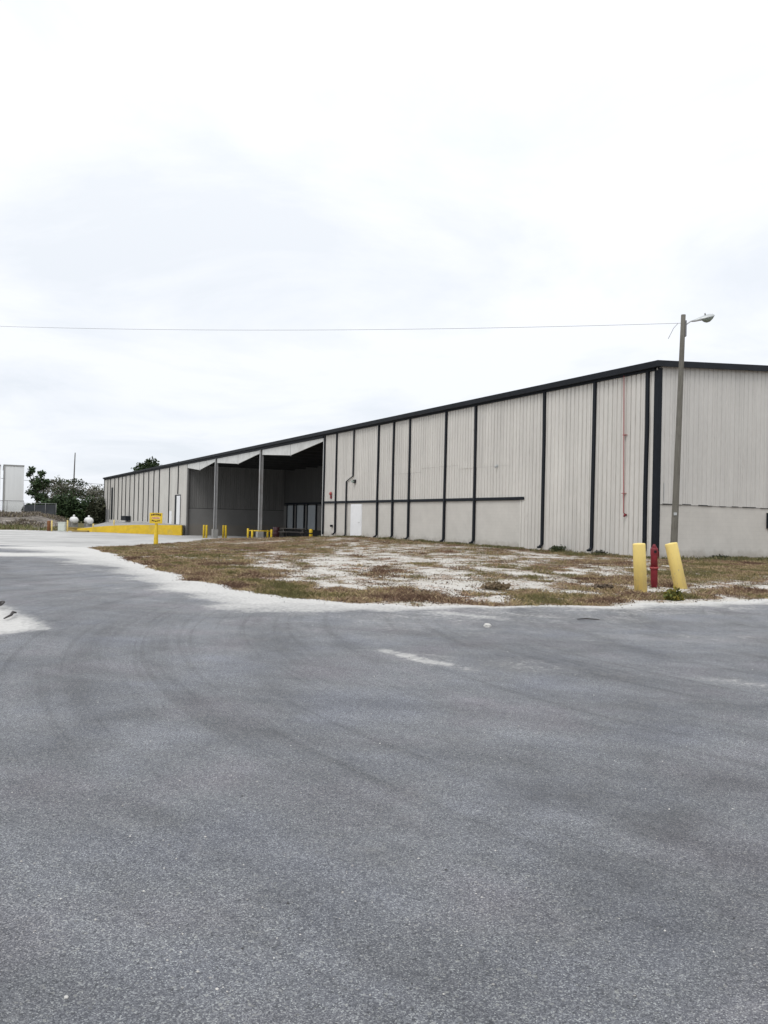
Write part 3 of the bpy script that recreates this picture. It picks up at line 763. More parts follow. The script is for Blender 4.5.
# ------------------------------------------------------------------ loading ramp with yellow wall
rampE = empty('loading_ramp', (-26.9, 110.1, gz(-27, 109)))
tag(rampE, 'raised concrete ramp with a yellow painted retaining wall left of the loading dock', 'ramp')
rl = [(-26.85, 110.1, 0.03), (-30.0, 110.95, -0.02), (-33.5, 111.9, -0.10), (-36.6, 112.8, -0.25), (-39.0, 113.5, -0.45), (-40.8, 114.1, -0.66), (-42.6, 115.2, -0.84)]
ox, oy, oz = rampE.location
wm = MB()
for (x0, y0, z0), (x1, y1, z1) in zip(rl[:-1], rl[1:]):
    dx, dy = x1 - x0, y1 - y0; L = math.hypot(dx, dy); nx, ny = -dy / L * 0.3, dx / L * 0.3
    if ny < 0: nx, ny = -nx, -ny
    vs = []
    for (xx, yy, zt) in ((x0, y0, z0), (x1, y1, z1)):
        vs += [(xx - ox, yy - oy, -0.4), (xx + nx - ox, yy + ny - oy, -0.4), (xx + nx - ox, yy + ny - oy, zt - oz), (xx - ox, yy - oy, zt - oz)]
    wm.add(vs, [(0, 1, 2, 3), (7, 6, 5, 4), (0, 4, 5, 1), (1, 5, 6, 2), (2, 6, 7, 3), (3, 7, 4, 0)])
wm.build('retaining_wall', M['yellow_wall'], rampE)
rs = MB()
inner = [tv(84.3, -0.05), tv(90, -0.05), tv(100, -0.05), tv(112, -0.05), tv(124, -0.05), tv(136, -0.05), tv(148, -0.05)]
iz = [0.03, 0.03, 0.02, 0.0, -0.1, -0.2, -0.4]
vs = [(p[0] - ox + 0.1, p[1] - oy + 0.28, p[2] - oz - 0.03) for p in rl] + [(p[0] - ox, p[1] - oy, z - oz) for p, z in zip(inner, iz)]
rs.add(vs, [(i, i + 1, 7 + i + 1, 7 + i) for i in range(6)])
rs.build('ramp_surface', M['concrete'], rampE)
MB().add([(-26.85 - ox, 110.42 - oy, -0.4), (tv(84.3, -.05)[0] - ox, tv(84.3, -.05)[1] - oy, -0.4), (tv(84.3, -.05)[0] - ox, tv(84.3, -.05)[1] - oy, -oz), (-26.85 - ox, 110.42 - oy, -oz),
          (-27.15 - ox, 110.42 - oy, -0.4), (tv(84.3, -.05)[0] - ox - .3, tv(84.3, -.05)[1] - oy, -0.4), (tv(84.3, -.05)[0] - ox - .3, tv(84.3, -.05)[1] - oy, -oz), (-27.15 - ox, 110.42 - oy, -oz)],
         [(0, 1, 2, 3), (7, 6, 5, 4), (0, 4, 5, 1), (1, 5, 6, 2), (2, 6, 7, 3), (3, 7, 4, 0)]).build('end_wall', M['concrete'], rampE)
for i, (x, y, dx, dy, h, mt) in enumerate(((-41.2, 112.6, 2.4, .5, .22, 'mustard'), (-44.2, 115.8, 1.8, .5, .25, 'mustard'))):
    o = MB().box(-dx / 2, dx / 2, -dy / 2, dy / 2, -0.2, h).build('parking_curb', M[mt], None, 0.04)
    o.location = (x, y, gz(x, y)); o.rotation_euler = (0, 0, R(-12 + 20 * i))
    tag(o, ('low mustard kerb block lying in front of the left tip of the yellow ramp', 'low mustard kerb block between the ramp tip and the pale cabinet')[i], 'curb', 'low kerb blocks by the ramp')

# ------------------------------------------------------------------ bollards and small things in front
def bollard(name, loc, r, h, mat, label, cat='bollard', group=None, tilt=(0, 0), dome=0.02):
    bm_ = MB().lathe([(r, -0.35), (r, h - dome * 1.6), (r * 0.985, h - dome * 0.7), (r * 0.93, h - dome * 0.2), (r * 0.80, h), (0.02, h + dome * 0.5)], 24)
    o = bm_.build(name, mat); o.location = loc; o.rotation_euler = (tilt[1], tilt[0], 0)
    return tag(o, label, cat, group)
def lot_z(x, y):
    d = float(dist_poly(np.array([x]), np.array([y]), LF)[0])
    return gz(x, y) + 0.10 * (float(fbm(np.array([x * 1.1]), np.array([y * 1.1]), 4)[0]) - 0.5) * min(d / .6, 1)
G_Y = 'yellow bollards guarding the red valve post'
bollard('bollard', (6.04, 19.36, lot_z(6.04, 19.36)), 0.145, 1.13, M['yellow_bollard'], 'thick faded yellow bollard standing nearly upright left of the red valve post', group=G_Y, tilt=(R(-3.6), R(1)))
bollard('bollard', (7.53, 20.9, lot_z(7.53, 20.9)), 0.155, 1.17, M['yellow_bollard'], 'thick faded yellow bollard leaning hard to the left, right of the red valve post', group=G_Y, tilt=(R(-12.5), R(-3)))
vp = empty('valve_post', (6.87, 20.95, lot_z(6.87, 20.95)))
tag(vp, 'dark red fire valve post standing between the two thick yellow bollards', 'valve post')
vp.rotation_euler = (0, R(-1.0), 0)
MB().lathe([(0.072, -0.3), (0.072, 0.06), (0.085, 0.07), (0.085, 0.46), (0.088, 0.47)], 20).build('lower_barrel', M['red_paint'], vp)
fl = MB().lathe([(0.088, 0.471), (0.108, 0.472), (0.108, 0.495), (0.108, 0.515), (0.088, 0.516)], 20).build('flange', M['red_pipe'], vp)
m = MB()
for k in range(6):
    a = k * math.pi / 3; m.lathe([(0.012, 0.455), (0.012, 0.532)], 6, (0.098 * math.cos(a), 0.098 * math.sin(a), 0))
m.build('bolt', M['red_paint'], fl)
MB().lathe([(0.085, 0.517), (0.085, 0.80), (0.090, 0.83), (0.095, 0.87), (0.095, 0.95), (0.088, 0.985), (0.062, 1.01)], 20).build('upper_barrel', M['red_paint'], vp)
MB().lathe([(0.062, 1.011), (0.058, 1.045), (0.032, 1.06), (0.032, 1.09)], 8).build('operating_nut', M['red_paint'], vp)
MB().box(-0.03, 0.03, -0.104, -0.085, 0.875, 0.935).build('indicator_window', M['black'], vp)
MB().tube([(0.100, 0, 0.90), (0.118, 0, 0.90), (0.118, 0, 0.76)], 0.012, 6).build('locking_handle', M['red_paint'], vp)

# utility pole with street light
px, py = 11.63, 33.2
pz = gz(px, py)
up = empty('utility_pole', (px, py, pz))
tag(up, 'tall leaning wooden pole with a street light on top, beside the near warehouse corner', 'light pole')
H_ = 9.86 - pz
lean = 0.22
pr = [(0, 0, -0.4)] + [(lean * k / 8, 0.0, H_ * k / 8) for k in range(0, 9)]
pole_o = MB().tube(pr, [0.142] + [0.142 - 0.052 * k / 8 for k in range(9)], 16).build('pole', M['pole_wood'], up)
MB().box(-0.06, 0.06, -0.155, -0.128, 1.95, 2.06).build('pole_tag', M['galv'], pole_o)
def on_pole(z): return lean * (z - pz) / H_
zt = 9.5
MB().tube([(on_pole(zt - .05) + 0.05, -0.02, zt - .12 - pz), (on_pole(zt) + 0.16, -0.02, zt - pz), (on_pole(zt) + 0.30, -0.02, zt + .10 - pz), (on_pole(zt) + 0.50, -0.02, zt + .155 - pz)], 0.026, 8).build('lamp_arm', M['galv'], up)
MB().box(on_pole(9.5) + 0.07, on_pole(9.5) + 0.12, -0.09, 0.05, 8.98 - pz, 9.62 - pz).build('arm_bracket', M['wire'], up)
lh = empty('lamp_head', (on_pole(zt) + 0.34, -0.02, zt + 0.10 - pz)); lh.parent = up; lh.rotation_euler = (R(18), R(-14), R(-8))
def shell(prof, zsign, n=14):
    # elongated half body along +x: prof rows (x, half width, half height)
    vs, fs = [], []
    for (xx, wy, hz) in prof:
        for k in range(n + 1):
            a = math.pi * k / n
            vs.append((xx, wy * math.cos(a), zsign * hz * math.sin(a)))
    for i in range(len(prof) - 1):
        for k in range(n):
            a = i * (n + 1) + k; fs.append((a, a + 1, a + n + 2, a + n + 1))
    for i in range(len(prof) - 1):
        a = i * (n + 1); fs.append((a, a + n + 1, a + 2 * n + 1, a + n))
    fs.append(tuple(range(n + 1))); fs.append(tuple((len(prof) - 1) * (n + 1) + k for k in range(n + 1)))
    return MB().add(vs, fs, True)
shell([(0, .035, .03), (0.16, .06, .055), (0.34, .13, .09), (0.52, .185, .115), (0.70, .19, .12), (0.84, .14, .09), (0.90, .05, .03)], 1).build('housing', M['galv'], lh)
shell([(0, .034, .03), (0.12, .058, .05), (0.30, .115, .06), (0.37, .14, .07)], -1).build('ballast_door', M['galv'], lh)
shell([(0.375, .135, .05), (0.46, .165, .15), (0.56, .18, .20), (0.68, .175, .19), (0.80, .14, .11), (0.87, .06, .03)], -1).build('lens', M['glass_lens'], lh)
MB().lathe([(0.03, 0.118), (0.03, 0.18), (0.018, 0.195)], 10, (0.55, 0, 0)).build('photocell', M['steel'], lh)

# wire from the pole to a pole out of the frame on the left
a_, b_ = Vector((px + on_pole(9.52) - 0.09, py, 9.52)), Vector((-31.3, 48.0, 12.25))
pts = []
for i in range(61):
    k = i / 60; p = a_.lerp(b_, k); p.z -= 4 * 0.42 * k * (1 - k); pts.append(p)
o = MB().tube(pts, 0.0075, 5).build('overhead_wire', M['wire']); tag(o, 'thin overhead wire running left from the top of the wooden light pole', 'wire')
o = MB().tube([(px - 0.0, py - 0.02, 9.50), (px - 0.18, py - 0.05, 9.30), (px - 0.32, py - 0.08, 9.02), (px - 0.40, py - 0.08, 8.86)], 0.010, 5).build('wire_tail', M['wire']); tag(o, 'short loose wire end dangling beside the top of the light pole', 'wire end')

# yellow sign on its post
sg = empty('warning_sign', (-15.92, 58.0, gz(-15.92, 58.0)))
tag(sg, 'square yellow warning sign on a yellow post at the edge of the dry grass', 'sign')
z0 = gz(-15.92, 58.0)
MB().lathe([(0.155, -0.3), (0.155, 0.2), (0.13, 1.0), (0.105, 1.35), (0.10, 1.53), (0.05, 1.56)], 18).build('post', M['yellow'], sg)
bd = MB().box(-0.45, 0.45, -0.15, -0.125, 1.48, 2.22).build('sign_board', M['yellow'], sg, 0.006)
m = MB()
for i, (w_, dz) in enumerate(((.08, -.04), (.09, -.02), (.07, 0), (.09, 0), (.08, -.015), (.09, -.04))):
    x = -.33 + i * .115; m.box(x, x + w_, -0.158, -0.151, 2.06 + dz, 2.18 + dz)
m.build('top_lettering', M['sign_dark'], bd)
MB().box(-.27, .27, -0.157, -0.151, 1.80, 1.93).build('pale_band', M['sign_pale'], bd)
m = MB()
for i in range(5):
    x = -.25 + i * .102; m.box(x, x + .086, -0.163, -0.158, 1.835, 1.895)
m.build('red_lettering', M['sign_red'], bd)
m = MB()
for i, (w_, dz) in enumerate(((.10, .02), (.08, 0), (.09, -.02), (.08, 0), (.09, .02))):
    x = -.29 + i * .118; m.box(x, x + w_, -0.158, -0.151, 1.62 + dz, 1.70 + dz)
m.build('bottom_lettering', M['sign_dark'], bd)

# dock bollards: pairs on both sides of the far column
GD = 'slim yellow bollards by the far dock column'
dl = ['tall slim yellow bollard, leftmost of the four at the far dock column', 'tall slim yellow bollard, second from the left at the far dock column',
      'tall slim yellow bollard just right of the far dock column', 'tall slim yellow bollard, rightmost of the four at the far dock column']
for i, (bt, bv) in enumerate(((70.55, -1.2), (69.35, -1.2), (70.4, 1.15), (69.45, 1.2))):
    x, y = tv(bt, bv); bollard('dock_bollard', (x, y, gz(x, y)), 0.125, 1.62, M['yellow'], dl[i], group=GD, tilt=(R(random.uniform(-1, 1.5)), 0))
# guard rail frame round the near dock column
gx, gy = tv(53.75, 0)
gr = empty('guard_rail', (gx, gy, gz(gx, gy)), BROT)
tag(gr, 'yellow pipe guard rail frame around the footing of the near dock column', 'guard rail')
for (vv, tt, hh) in ((-1.0, .75, .95), (-1.0, -.6, .82), (1.05, .55, .80), (1.05, -.6, .90)):
    MB().lathe([(0.11, -0.5), (0.11, hh - 0.03), (0.09, hh), (0.02, hh + .02)], 14, (vv, tt, 0)).build('post', M['yellow'], gr)
MB().tube([(-1.0, -.56, .74), (1.05, -.54, .74)], 0.05, 10).build('rail', M['yellow'], gr)
MB().tube([(-1.0, .70, .74), (1.05, .51, .74)], 0.05, 10).build('rail', M['yellow'], gr)

# picnic table at the dock
pcx, pcy = -7.9, 72.5
pc = empty('picnic_table', (pcx, pcy, lot_z(pcx, pcy)), R(-8))
tag(pc, 'dark weathered picnic table with bench seats in front of the dock doors', 'picnic table')
for k in range(4): MB().box(-1.15, 1.15, -0.37 + k * .19, -0.37 + k * .19 + .17, .74, .78).build('top_plank', M['wood_grey'], pc)
for sy in (-.74, .74):
    for k in (-1, 1): MB().box(-1.12, 1.12, sy + k * .075 - .065, sy + k * .075 + .065, .44, .48).build('bench_plank', M['wood_grey'], pc)
for sx in (-.85, .85):
    m = MB().box(sx - .045, sx + .045, -.85, .85, .35, .435).box(sx - .04, sx + .04, -.36, .36, .66, .738)
    for q in (-1, 1): m.prism([(q * .62, -.05), (q * .74, -.05), (q * .28, .735), (q * .16, .735)], 0, sx + .046, sx + .086)
    m.build('leg_frame', M['wood_grey'], pc)
for sx in (-.6, .6): MB().prism([(sx, .42), (sx * .95, .42), (0, .70), (0, .735)], 1, -.03, .03).build('brace', M['wood_grey'], pc)
x, y = -9.85, 76.0
o = MB().lathe([(0.30, 0), (0.31, .05), (0.31, .33), (0.325, .36), (0.31, .39), (0.31, .62), (0.325, .66), (0.31, .69), (0.31, .92), (0.29, .95), (0.05, .94)], 20).build('drum', M['maroon'])
o.location = (x, y, gz(x, y)); tag(o, 'dark maroon drum left of the picnic table at the dock', 'drum')
x, y = -6.8, 77.6
yb = empty('short_bollard', (x, y, gz(x, y))); tag(yb, 'short yellow bollard with a dark ring right of the picnic table', 'bollard')
MB().lathe([(0.17, -.3), (0.17, .72), (0.15, .80), (0.03, .83)], 16).build('post', M['yellow'], yb)
MB().lathe([(0.171, .36), (0.18, .37), (0.18, .46), (0.171, .47)], 16).build('band', M['black'], yb)

# propane tanks, cabinet, posts on the far left
def tank(loc, rz, label):
    r_ = empty('propane_tank', loc, rz); tag(r_, label, 'gas tank', 'white propane tanks by the far fence')
    R_, L_ = 0.50, 4.0
    prof = [(0.02, 0)] + [(R_ * math.sin(a), R_ * .75 * (1 - math.cos(a))) for a in np.linspace(.2, math.pi / 2, 7)]
    prof += [(R_, L_ - .5)] + [(R_ * math.cos(a), L_ - .5 + .5 * math.sin(a)) for a in np.linspace(.2, 1.45, 6)]
    s = MB().lathe(prof, 24).build('tank_body', M['tank'], r_); s.location = (0, 0, 1.38); s.rotation_euler = (R(-90), 0, 0)
    MB().lathe([(0.16, 1.8), (0.16, 2.05), (0.14, 2.13), (0.06, 2.18), (0.02, 2.19)], 16, (0, 1.9, 0)).build('valve_dome', M['tank'], r_)
    for yy in (.9, 3.3): MB().prism([(-.5, -.1), (.5, -.1), (.50, 1.05), (.30, .90), (0, .83), (-.30, .90), (-.50, 1.05)], 1, yy - .12, yy + .12).build('saddle', M['concrete'], r_)
    return r_
tank((-45.45, 122, gz(-45.4, 122)), R(26), 'white propane tank, the left of the pair beside the pale cabinet')
tank((-43.30, 122.2, gz(-43.3, 122)), R(26), 'white propane tank, the right of the pair nearer the yellow ramp')
o = MB().box(-2.1, 2.1, -.15, .15, -.3, .42).build('barrier_beam', M['mustard'], None, .03); o.location = (-44.1, 119.6, gz(-44.1, 119.6)); o.rotation_euler = (0, 0, R(4))
tag(o, 'long mustard barrier beam lying in front of the white propane tanks', 'barrier')
cb = empty('electric_cabinet', (-43.95, 113.2, gz(-43.95, 113.2)), R(6)); tag(cb, 'pale green electric cabinet standing between yellow posts at the yard edge', 'cabinet')
MB().box(-.46, .46, -.35, .35, 0.0, 1.18).build('housing', M['cabinet'], cb, .02)
MB().box(-.42, .42, -.38, -.352, .1, .95).build('door', M['cabinet'], cb)
MB().box(-.50, .50, -.40, .39, 1.182, 1.28).build('lid', M['cabinet'], cb, .02)
MB().box(-.6, .6, -.5, .5, -.3, .0).build('base_slab', M['concrete'], cb)
GP = 'slim pale yellow posts along the far edge of the yard'
for i, (x, y, h, lb) in enumerate(((-44.95, 112.2, 1.45, 'slim pale yellow post left of the pale green cabinet'), (-42.75, 112.0, 1.55, 'slim pale yellow post right of the pale green cabinet'),
                                   (-41.45, 118.2, 1.05, 'slim pale yellow post in front of the right propane tank'), (-39.4, 121.0, 1.15, 'slim pale yellow post on top of the ramp near the dark wall vent'))):
    bollard('yard_post', (x, y, max(gz(x, y), -0.72 if i == 3 else -9)), 0.095, h, M['yellow_bollard'], lb, group=GP)
o = MB().lathe([(0.22, -.3), (0.22, 1.35), (0.18, 1.42), (0.03, 1.44)], 14).build('rusty_post', M['rust']); o.location = (-45.6, 112.8, gz(-45.6, 112.8)); tag(o, 'thick rusty brown post beside the leftmost pale yellow post', 'post')

# white buildings behind the bank
def white_building(x0, x1, y0, y1, ztop, label):
    r_ = empty('white_building', ((x0 + x1) / 2, y0, -0.5), R(25)); tag(r_, label, 'building', 'white metal buildings behind the earth bank')
    w_, d_ = (x1 - x0) / 2, y1 - y0
    MB().box(-w_, w_, 0, d_, 0, ztop + .5).build('wall', M['white_wall'], r_)
    MB().box(-w_ - .12, w_ + .05, -.12, d_ + .1, ztop + .503, ztop + .78).build('roof_trim', M['steel'], r_)
    MB().box(-w_ + .05, -w_ + .25, -.15, -.003, 0, ztop + .45).build('downspout', M['steel'], r_)
    for k in range(3):
        xx = -w_ + 1.1 + k * (2 * w_ - 1.1) / 3; MB().box(xx, xx + .06, -.03, -.002, .2, ztop + .45).build('wall_seam', M['white_paint'], r_)
    return r_
white_building(-87.25, -83.0, 190, 215, 11.75, 'white windowless building just left of the trees behind the earth bank')
white_building(-108.97, -86.97, 184.95, 209, 11.7, 'white windowless building at the left edge of the photo')

# chain-link fence with dark screen
f1 = empty('screened_fence', (-62.3, 150, gz(-62.3, 150))); tag(f1, 'dark screened chain-link fence in front of the trees', 'fence')
for k in range(4):
    x = -2.9 + k * 1.93
    MB().lathe([(0.05, -.2), (0.05, 2.2), (0.02, 2.23)], 8, (x, 0, 0)).build('post', M['steel'], f1)
    if k < 3:
        MB().box(x + .03, x + 1.90, .07, .09, .15, 1.95 + random.uniform(-.1, .08)).build('screen_panel', M['screen'], f1)
MB().tube([(-2.9, 0, 2.15), (2.9, 0, 2.15)], .035, 6).build('top_rail', M['steel'], f1)
f2 = empty('chain_link_fence', (-74.3, 150, gz(-74.3, 150))); tag(f2, 'see-through chain-link fence in front of the white buildings', 'fence')
for k in range(7):
    x = -9.0 + k * 3.0; MB().lathe([(0.05, -.2), (0.05, 2.35), (0.02, 2.38)], 8, (x, 0, 0)).build('post', M['steel'], f2)
MB().tube([(-9, 0, 2.3), (9, 0, 2.3)], .05, 6).build('top_rail', M['steel'], f2)
m = MB()
for k in range(-150, 150):
    for s_ in (-1, 1):
        x = k * .12 * .5; 
        if abs(x + s_ * .5) < 9: m.tube([(x - s_ * .55, .06, .1), (x + s_ * .55, .06, 2.25)], .004, 3)
ms = m.build('wire_mesh', M['galv'], f2); ms['kind'] = 'stuff'

# ------------------------------------------------------------------ trees
def leaf_cloud(blobs, n, size, cols, seed, flat=0.8):
    g = np.random.default_rng(seed)
    bl = np.array(blobs, float)                                # x,y,z,rx,ry,rz
    wgt = bl[:, 3] * bl[:, 5]; wgt = wgt / wgt.sum()
    idx = g.choice(len(bl), n, p=wgt)
    d = g.normal(size=(n, 3)); d /= np.linalg.norm(d, axis=1)[:, None]
    rr = (g.random(n) ** 0.45)[:, None]
    rough = 1 + 0.28 * (g.random((n, 1)) - .5) + 0.25 * np.sin(d[:, :1] * 5 + idx[:, None]) * np.cos(d[:, 2:] * 6)
    c = bl[idx, :3] + d * rr * bl[idx, 3:6] * rough
    a = g.normal(size=(n, 3)); a /= np.linalg.norm(a, axis=1)[:, None]
    b = np.cross(a, g.normal(size=(n, 3))); b /= np.linalg.norm(b, axis=1)[:, None]
    s = size * (0.6 + 0.8 * g.random((n, 1)))
    q = np.stack([c - a * s, c - b * s * .55 + a * s * .1, c + a * s, c + b * s * .55 + a * s * .1], 1).reshape(-1, 3)
    cl = np.array(cols)[g.integers(0, len(cols), n)] * (0.75 + 0.5 * g.random((n, 1)))
    return q, np.repeat(cl, 4, 0)
def tree(name, x, y, blobs, n, size, cols, seed, label, cat='tree', trunk=None, group=None):
    z = gz(x, y)
    r_ = empty(name, (x, y, z)); tag(r_, label, cat, group)
    q, cl = leaf_cloud(blobs, n, size, cols, seed)
    o = np_mesh('crown', q, np.arange(len(q)), 4, M['leaf'], {'tint': cl}); o.parent = r_
    g = random.Random(seed)
    m = MB()
    h0 = trunk[0] if trunk else 2.0
    r0 = trunk[1] if trunk else 0.2
    m.tube([(0, 0, -.3), (g.uniform(-.1, .1), 0, h0 * .5), (g.uniform(-.25, .25), 0, h0)], [r0 * 1.15, r0, r0 * .7], 8)
    for b in blobs:
        p0 = Vector((0, 0, h0 * g.uniform(.55, .95))); p1 = Vector(b[:3]); mid = p0.lerp(p1, .5) + Vector((g.uniform(-.3, .3), g.uniform(-.3, .3), .3))
        m.tube([p0, mid, p1], [r0 * .55, r0 * .35, r0 * .12], 6)
        for _ in range(3):
            p2 = p1 + Vector((g.uniform(-1, 1) * b[3], g.uniform(-1, 1) * b[4], g.uniform(.1, 1) * b[5])) * .8
            m.tube([mid.lerp(p1, .6), p2], [r0 * .18, r0 * .05], 5)
    m.build('trunk', M['bark'], r_)
    return r_
DG = [(.030, .052, .022), (.045, .075, .030), (.06, .09, .04), (.022, .038, .018)]
GG = [(.15, .15, .115), (.20, .195, .16), (.11, .12, .08), (.26, .25, .22)]
OG = [(.05, .055, .032), (.07, .072, .045), (.035, .042, .024)]
tree('broadleaf_tree', -77.2, 184, [(-1.3, 0, 9.6, .7, .9, .9), (0.9, 0, 8.9, .9, 1.0, .7), (0.2, 0, 6.6, 1.9, 1.6, 1.6), (-1.9, 0, 8.6, .6, .7, .6), (2.0, 0, 7.2, .8, .9, .6), (-1.3, 0, 4.6, 1.2, 1.1, .8), (0.8, 0, 3.6, 1.8, 1.2, 1.0)], 1700, .28, DG, 11, 'dark green tree with a forked ragged top right beside the white building', trunk=(4.5, .28))
tree('sparse_tree', -71.0, 184, [(-4.2, 0, 7.6, 1.6, 1.4, .8), (-1.4, 0, 8.3, 2.2, 1.5, .7), (1.8, 0, 8.6, 2.2, 1.5, .6), (3.8, 0, 7.9, 1.8, 1.5, .7), (0.2, 0, 6.2, 3.6, 2, 1.3), (3.2, 0, 5.8, 2.2, 1.5, 1.2)], 1150, .22, OG + DG[:2], 12, 'sparse tree with a wide flat see-through crown behind the dark fence', trunk=(5.0, .22))
tree('grey_tree', -71.5, 192, [(-2, 0, 6.9, 3.8, 1.5, 2.4), (3.5, 0, 6.3, 3.0, 1.5, 1.8), (6.8, 0, 5.8, 2.2, 1.4, 1.6)], 2600, .24, GG, 13, 'pale grey leafless-looking tree behind the sparse tree', trunk=(4.0, .22))
tree('grey_tree', -79.0, 196, [(-2.5, 0, 6.0, 2.6, 1.5, 2.4), (1.0, 0, 6.6, 2.6, 1.5, 2.2), (0, 0, 3.2, 3.8, 1.6, 2.0)], 2400, .24, GG, 15, 'pale grey tree low between the forked tree and the white building', trunk=(3.6, .2))
tree('grey_tree', -60.5, 180, [(-2, 0, 6.2, 2.4, 1.5, 1.9), (1.2, 0, 6.6, 2.0, 1.5, 1.8)], 1500, .20, GG, 14, 'grey-brown twiggy tree against the left end of the warehouse', trunk=(4.0, .2))
for i, (x, y, hh, ww, sd) in enumerate(((-69.0, 171, 2.9, 2.6, 21), (-65.6, 170, 4.7, 2.8, 22), (-61.6, 171, 4.9, 3.0, 23), (-58.6, 170, 4.6, 2.4, 24), (-72.0, 170, 2.2, 1.9, 25))):
    tree('evergreen_bush', x, y, [(0, 0, hh * .62, ww, ww * .8, hh * .5), (-ww * .4, 0, hh * .4, ww * .7, ww * .6, hh * .42), (ww * .4, .3, hh * .45, ww * .7, ww * .6, hh * .42), (0, 0, .9, ww, ww * .7, .9)], 2600, .30, DG if i != 3 else OG, sd,
         ['low dark bush at the right end of the dark fence', 'dense dark evergreen bush behind the left propane tank', 'dense dark evergreen bush behind the right propane tank', 'olive bush touching the far left end of the warehouse', 'low dark bush under the forked tree'][i],
         'bush', (1.2, .15), 'evergreen bushes behind the yard')
tree('far_tree', -58.0, 202, [(-1.2, 0, 13.2, 2.0, 2, 1.5), (1.0, 0, 14.2, 1.8, 2, 1.6), (2.6, 0, 12.6, 1.8, 2, 1.7), (0, 0, 11.2, 3.2, 2.4, 1.9), (-2.6, 0, 11.4, 1.3, 1.3, 1.2)], 3200, .30, DG + OG[:1], 31, 'round-topped dark tree rising behind the far end of the warehouse roof', trunk=(9.0, .35))
tree('far_tree', -62.2, 203, [(0, 0, 11.2, 1.0, 1, .8), (-.8, 0, 10.2, 1.0, 1, .8), (1.0, 0, 10.3, .9, 1, .7)], 900, .24, DG, 32, 'small tree top left of the round-topped tree behind the warehouse roof', trunk=(8.5, .2))
# far utility pole and lines
fp = empty('far_pole', (-75.2, 200, gz(-75, 200))); tag(fp, 'thin bare utility pole sticking up above the far trees', 'pole')
MB().tube([(0, 0, -.3), (0.1, 0, 9), (.25, 0, 16.4)], [.2, .17, .12], 8).build('shaft', M['wood_grey'], fp)
MB().box(-.9, 1.2, -.06, .06, 8.7, 8.85).build('crossarm', M['wood_grey'], fp)
o = MB().tube([(-95, 198, 9.4), (-85, 199, 8.8), (-75.1, 199.8, 8.6), (-62, 200.5, 8.2), (-50, 201, 8.3)], .05, 5).build('power_line', M['wire']); tag(o, 'dark power line crossing low in front of the far trees', 'wire')

# ------------------------------------------------------------------ grass, weeds, litter
def blades(n_tufts, region, per, hrange, spread, wid, cols, seed, veg_min, veg_soft, name, label_kind='stuff'):
    g = np.random.default_rng(seed)
    x0, x1, y0, y1 = region
    # sample uniformly in the picture's depth range
    X = g.uniform(x0, x1, n_tufts * 6); inv = g.uniform(1 / y1, 1 / y0, n_tufts * 6); Y = 1 / inv
    X = np.where(True, X, X)
    k = in_poly(X, Y, lot_poly)
    t = (X - P0[0]) * U[0] + (Y - P0[1]) * U[1]; v = (X - P0[0]) * V[0] + (Y - P0[1]) * V[1]
    k &= ~((v > -0.12) & (t > -0.15) & (t < 37.8)); k &= (np.abs(np.arctan2(X, Y)) < R(33))
    X, Y, v = X[k], Y[k], v[k]
    vg = veg_field(X, Y)
    keep = g.random(len(X)) < np.clip((vg - veg_min) / veg_soft, 0, 1)
    X, Y, vg = X[keep][:n_tufts], Y[keep][:n_tufts], vg[keep][:n_tufts]
    d = dist_poly(X, Y, LF)
    Z = hgt(X, Y) + 0.10 * (fbm(X * 1.1, Y * 1.1, 4) - 0.5) * np.clip(d / 0.6, 0, 1)
    n = len(X)
    hs = g.uniform(*hrange, n) * (0.55 + 0.9 * fbm(X * .8 + 9, Y * .8, 3)) 
    bx = np.repeat(X, per) + g.normal(0, spread, n * per); by = np.repeat(Y, per) + g.normal(0, spread, n * per); bz = np.repeat(Z, per) - 0.01
    h = np.repeat(hs, per) * g.uniform(.4, 1.15, n * per)
    az = g.uniform(0, 2 * np.pi, n * per); ln = g.uniform(.15, 1.3, n * per) * h
    wv = wid * g.uniform(.6, 1.5, n * per)
    ax, ay = np.cos(az), np.sin(az)
    fz = g.uniform(0, 2 * np.pi, n * per); wx, wy = np.cos(fz) * wv, np.sin(fz) * wv
    p0 = np.column_stack([bx - wx, by - wy, bz]); p1 = np.column_stack([bx + wx, by + wy, bz])
    p2 = np.column_stack([bx + ax * ln * .4 + wx * .6, by + ay * ln * .4 + wy * .6, bz + h * .65]); p3 = np.column_stack([bx + ax * ln, by + ay * ln, bz + h * .95])
    q = np.stack([p0, p1, p2, p3], 1).reshape(-1, 3)
    cidx = (fbm(np.repeat(X, per) * .9 + 70, np.repeat(Y, per) * .6, 4) * 2.4 - .7 + g.normal(0, .16, n * per)) * len(cols)
    cl = np.array(cols)[np.clip(cidx.astype(int), 0, len(cols) - 1)] * g.uniform(.7, 1.3, (n * per, 1))
    o = np_mesh(name, q, np.arange(len(q)), 4, M['leaf'], {'tint': np.repeat(cl, 4, 0)}); o['kind'] = 'stuff'
    return o
DRY = [(.13, .08, .055), (.21, .135, .09), (.30, .215, .14), (.42, .33, .20), (.30, .235, .12), (.20, .17, .075), (.13, .12, .05)]
blades(46000, (-19, 24, 15, 75), 7, (.03, .085), .075, .0065, DRY, 51, .42, .55, 'dry_grass')
blades(3600, (-19, 24, 15, 75), 14, (.045, .12), .07, .006, DRY, 57, .50, .5, 'tall_dry_grass')
blades(60000, (-19, 24, 15, 75), 4, (.012, .04), .13, .015, [(.10, .07, .05), (.16, .11, .075), (.07, .05, .04), (.22, .17, .12)], 52, .05, .7, 'plant_litter')
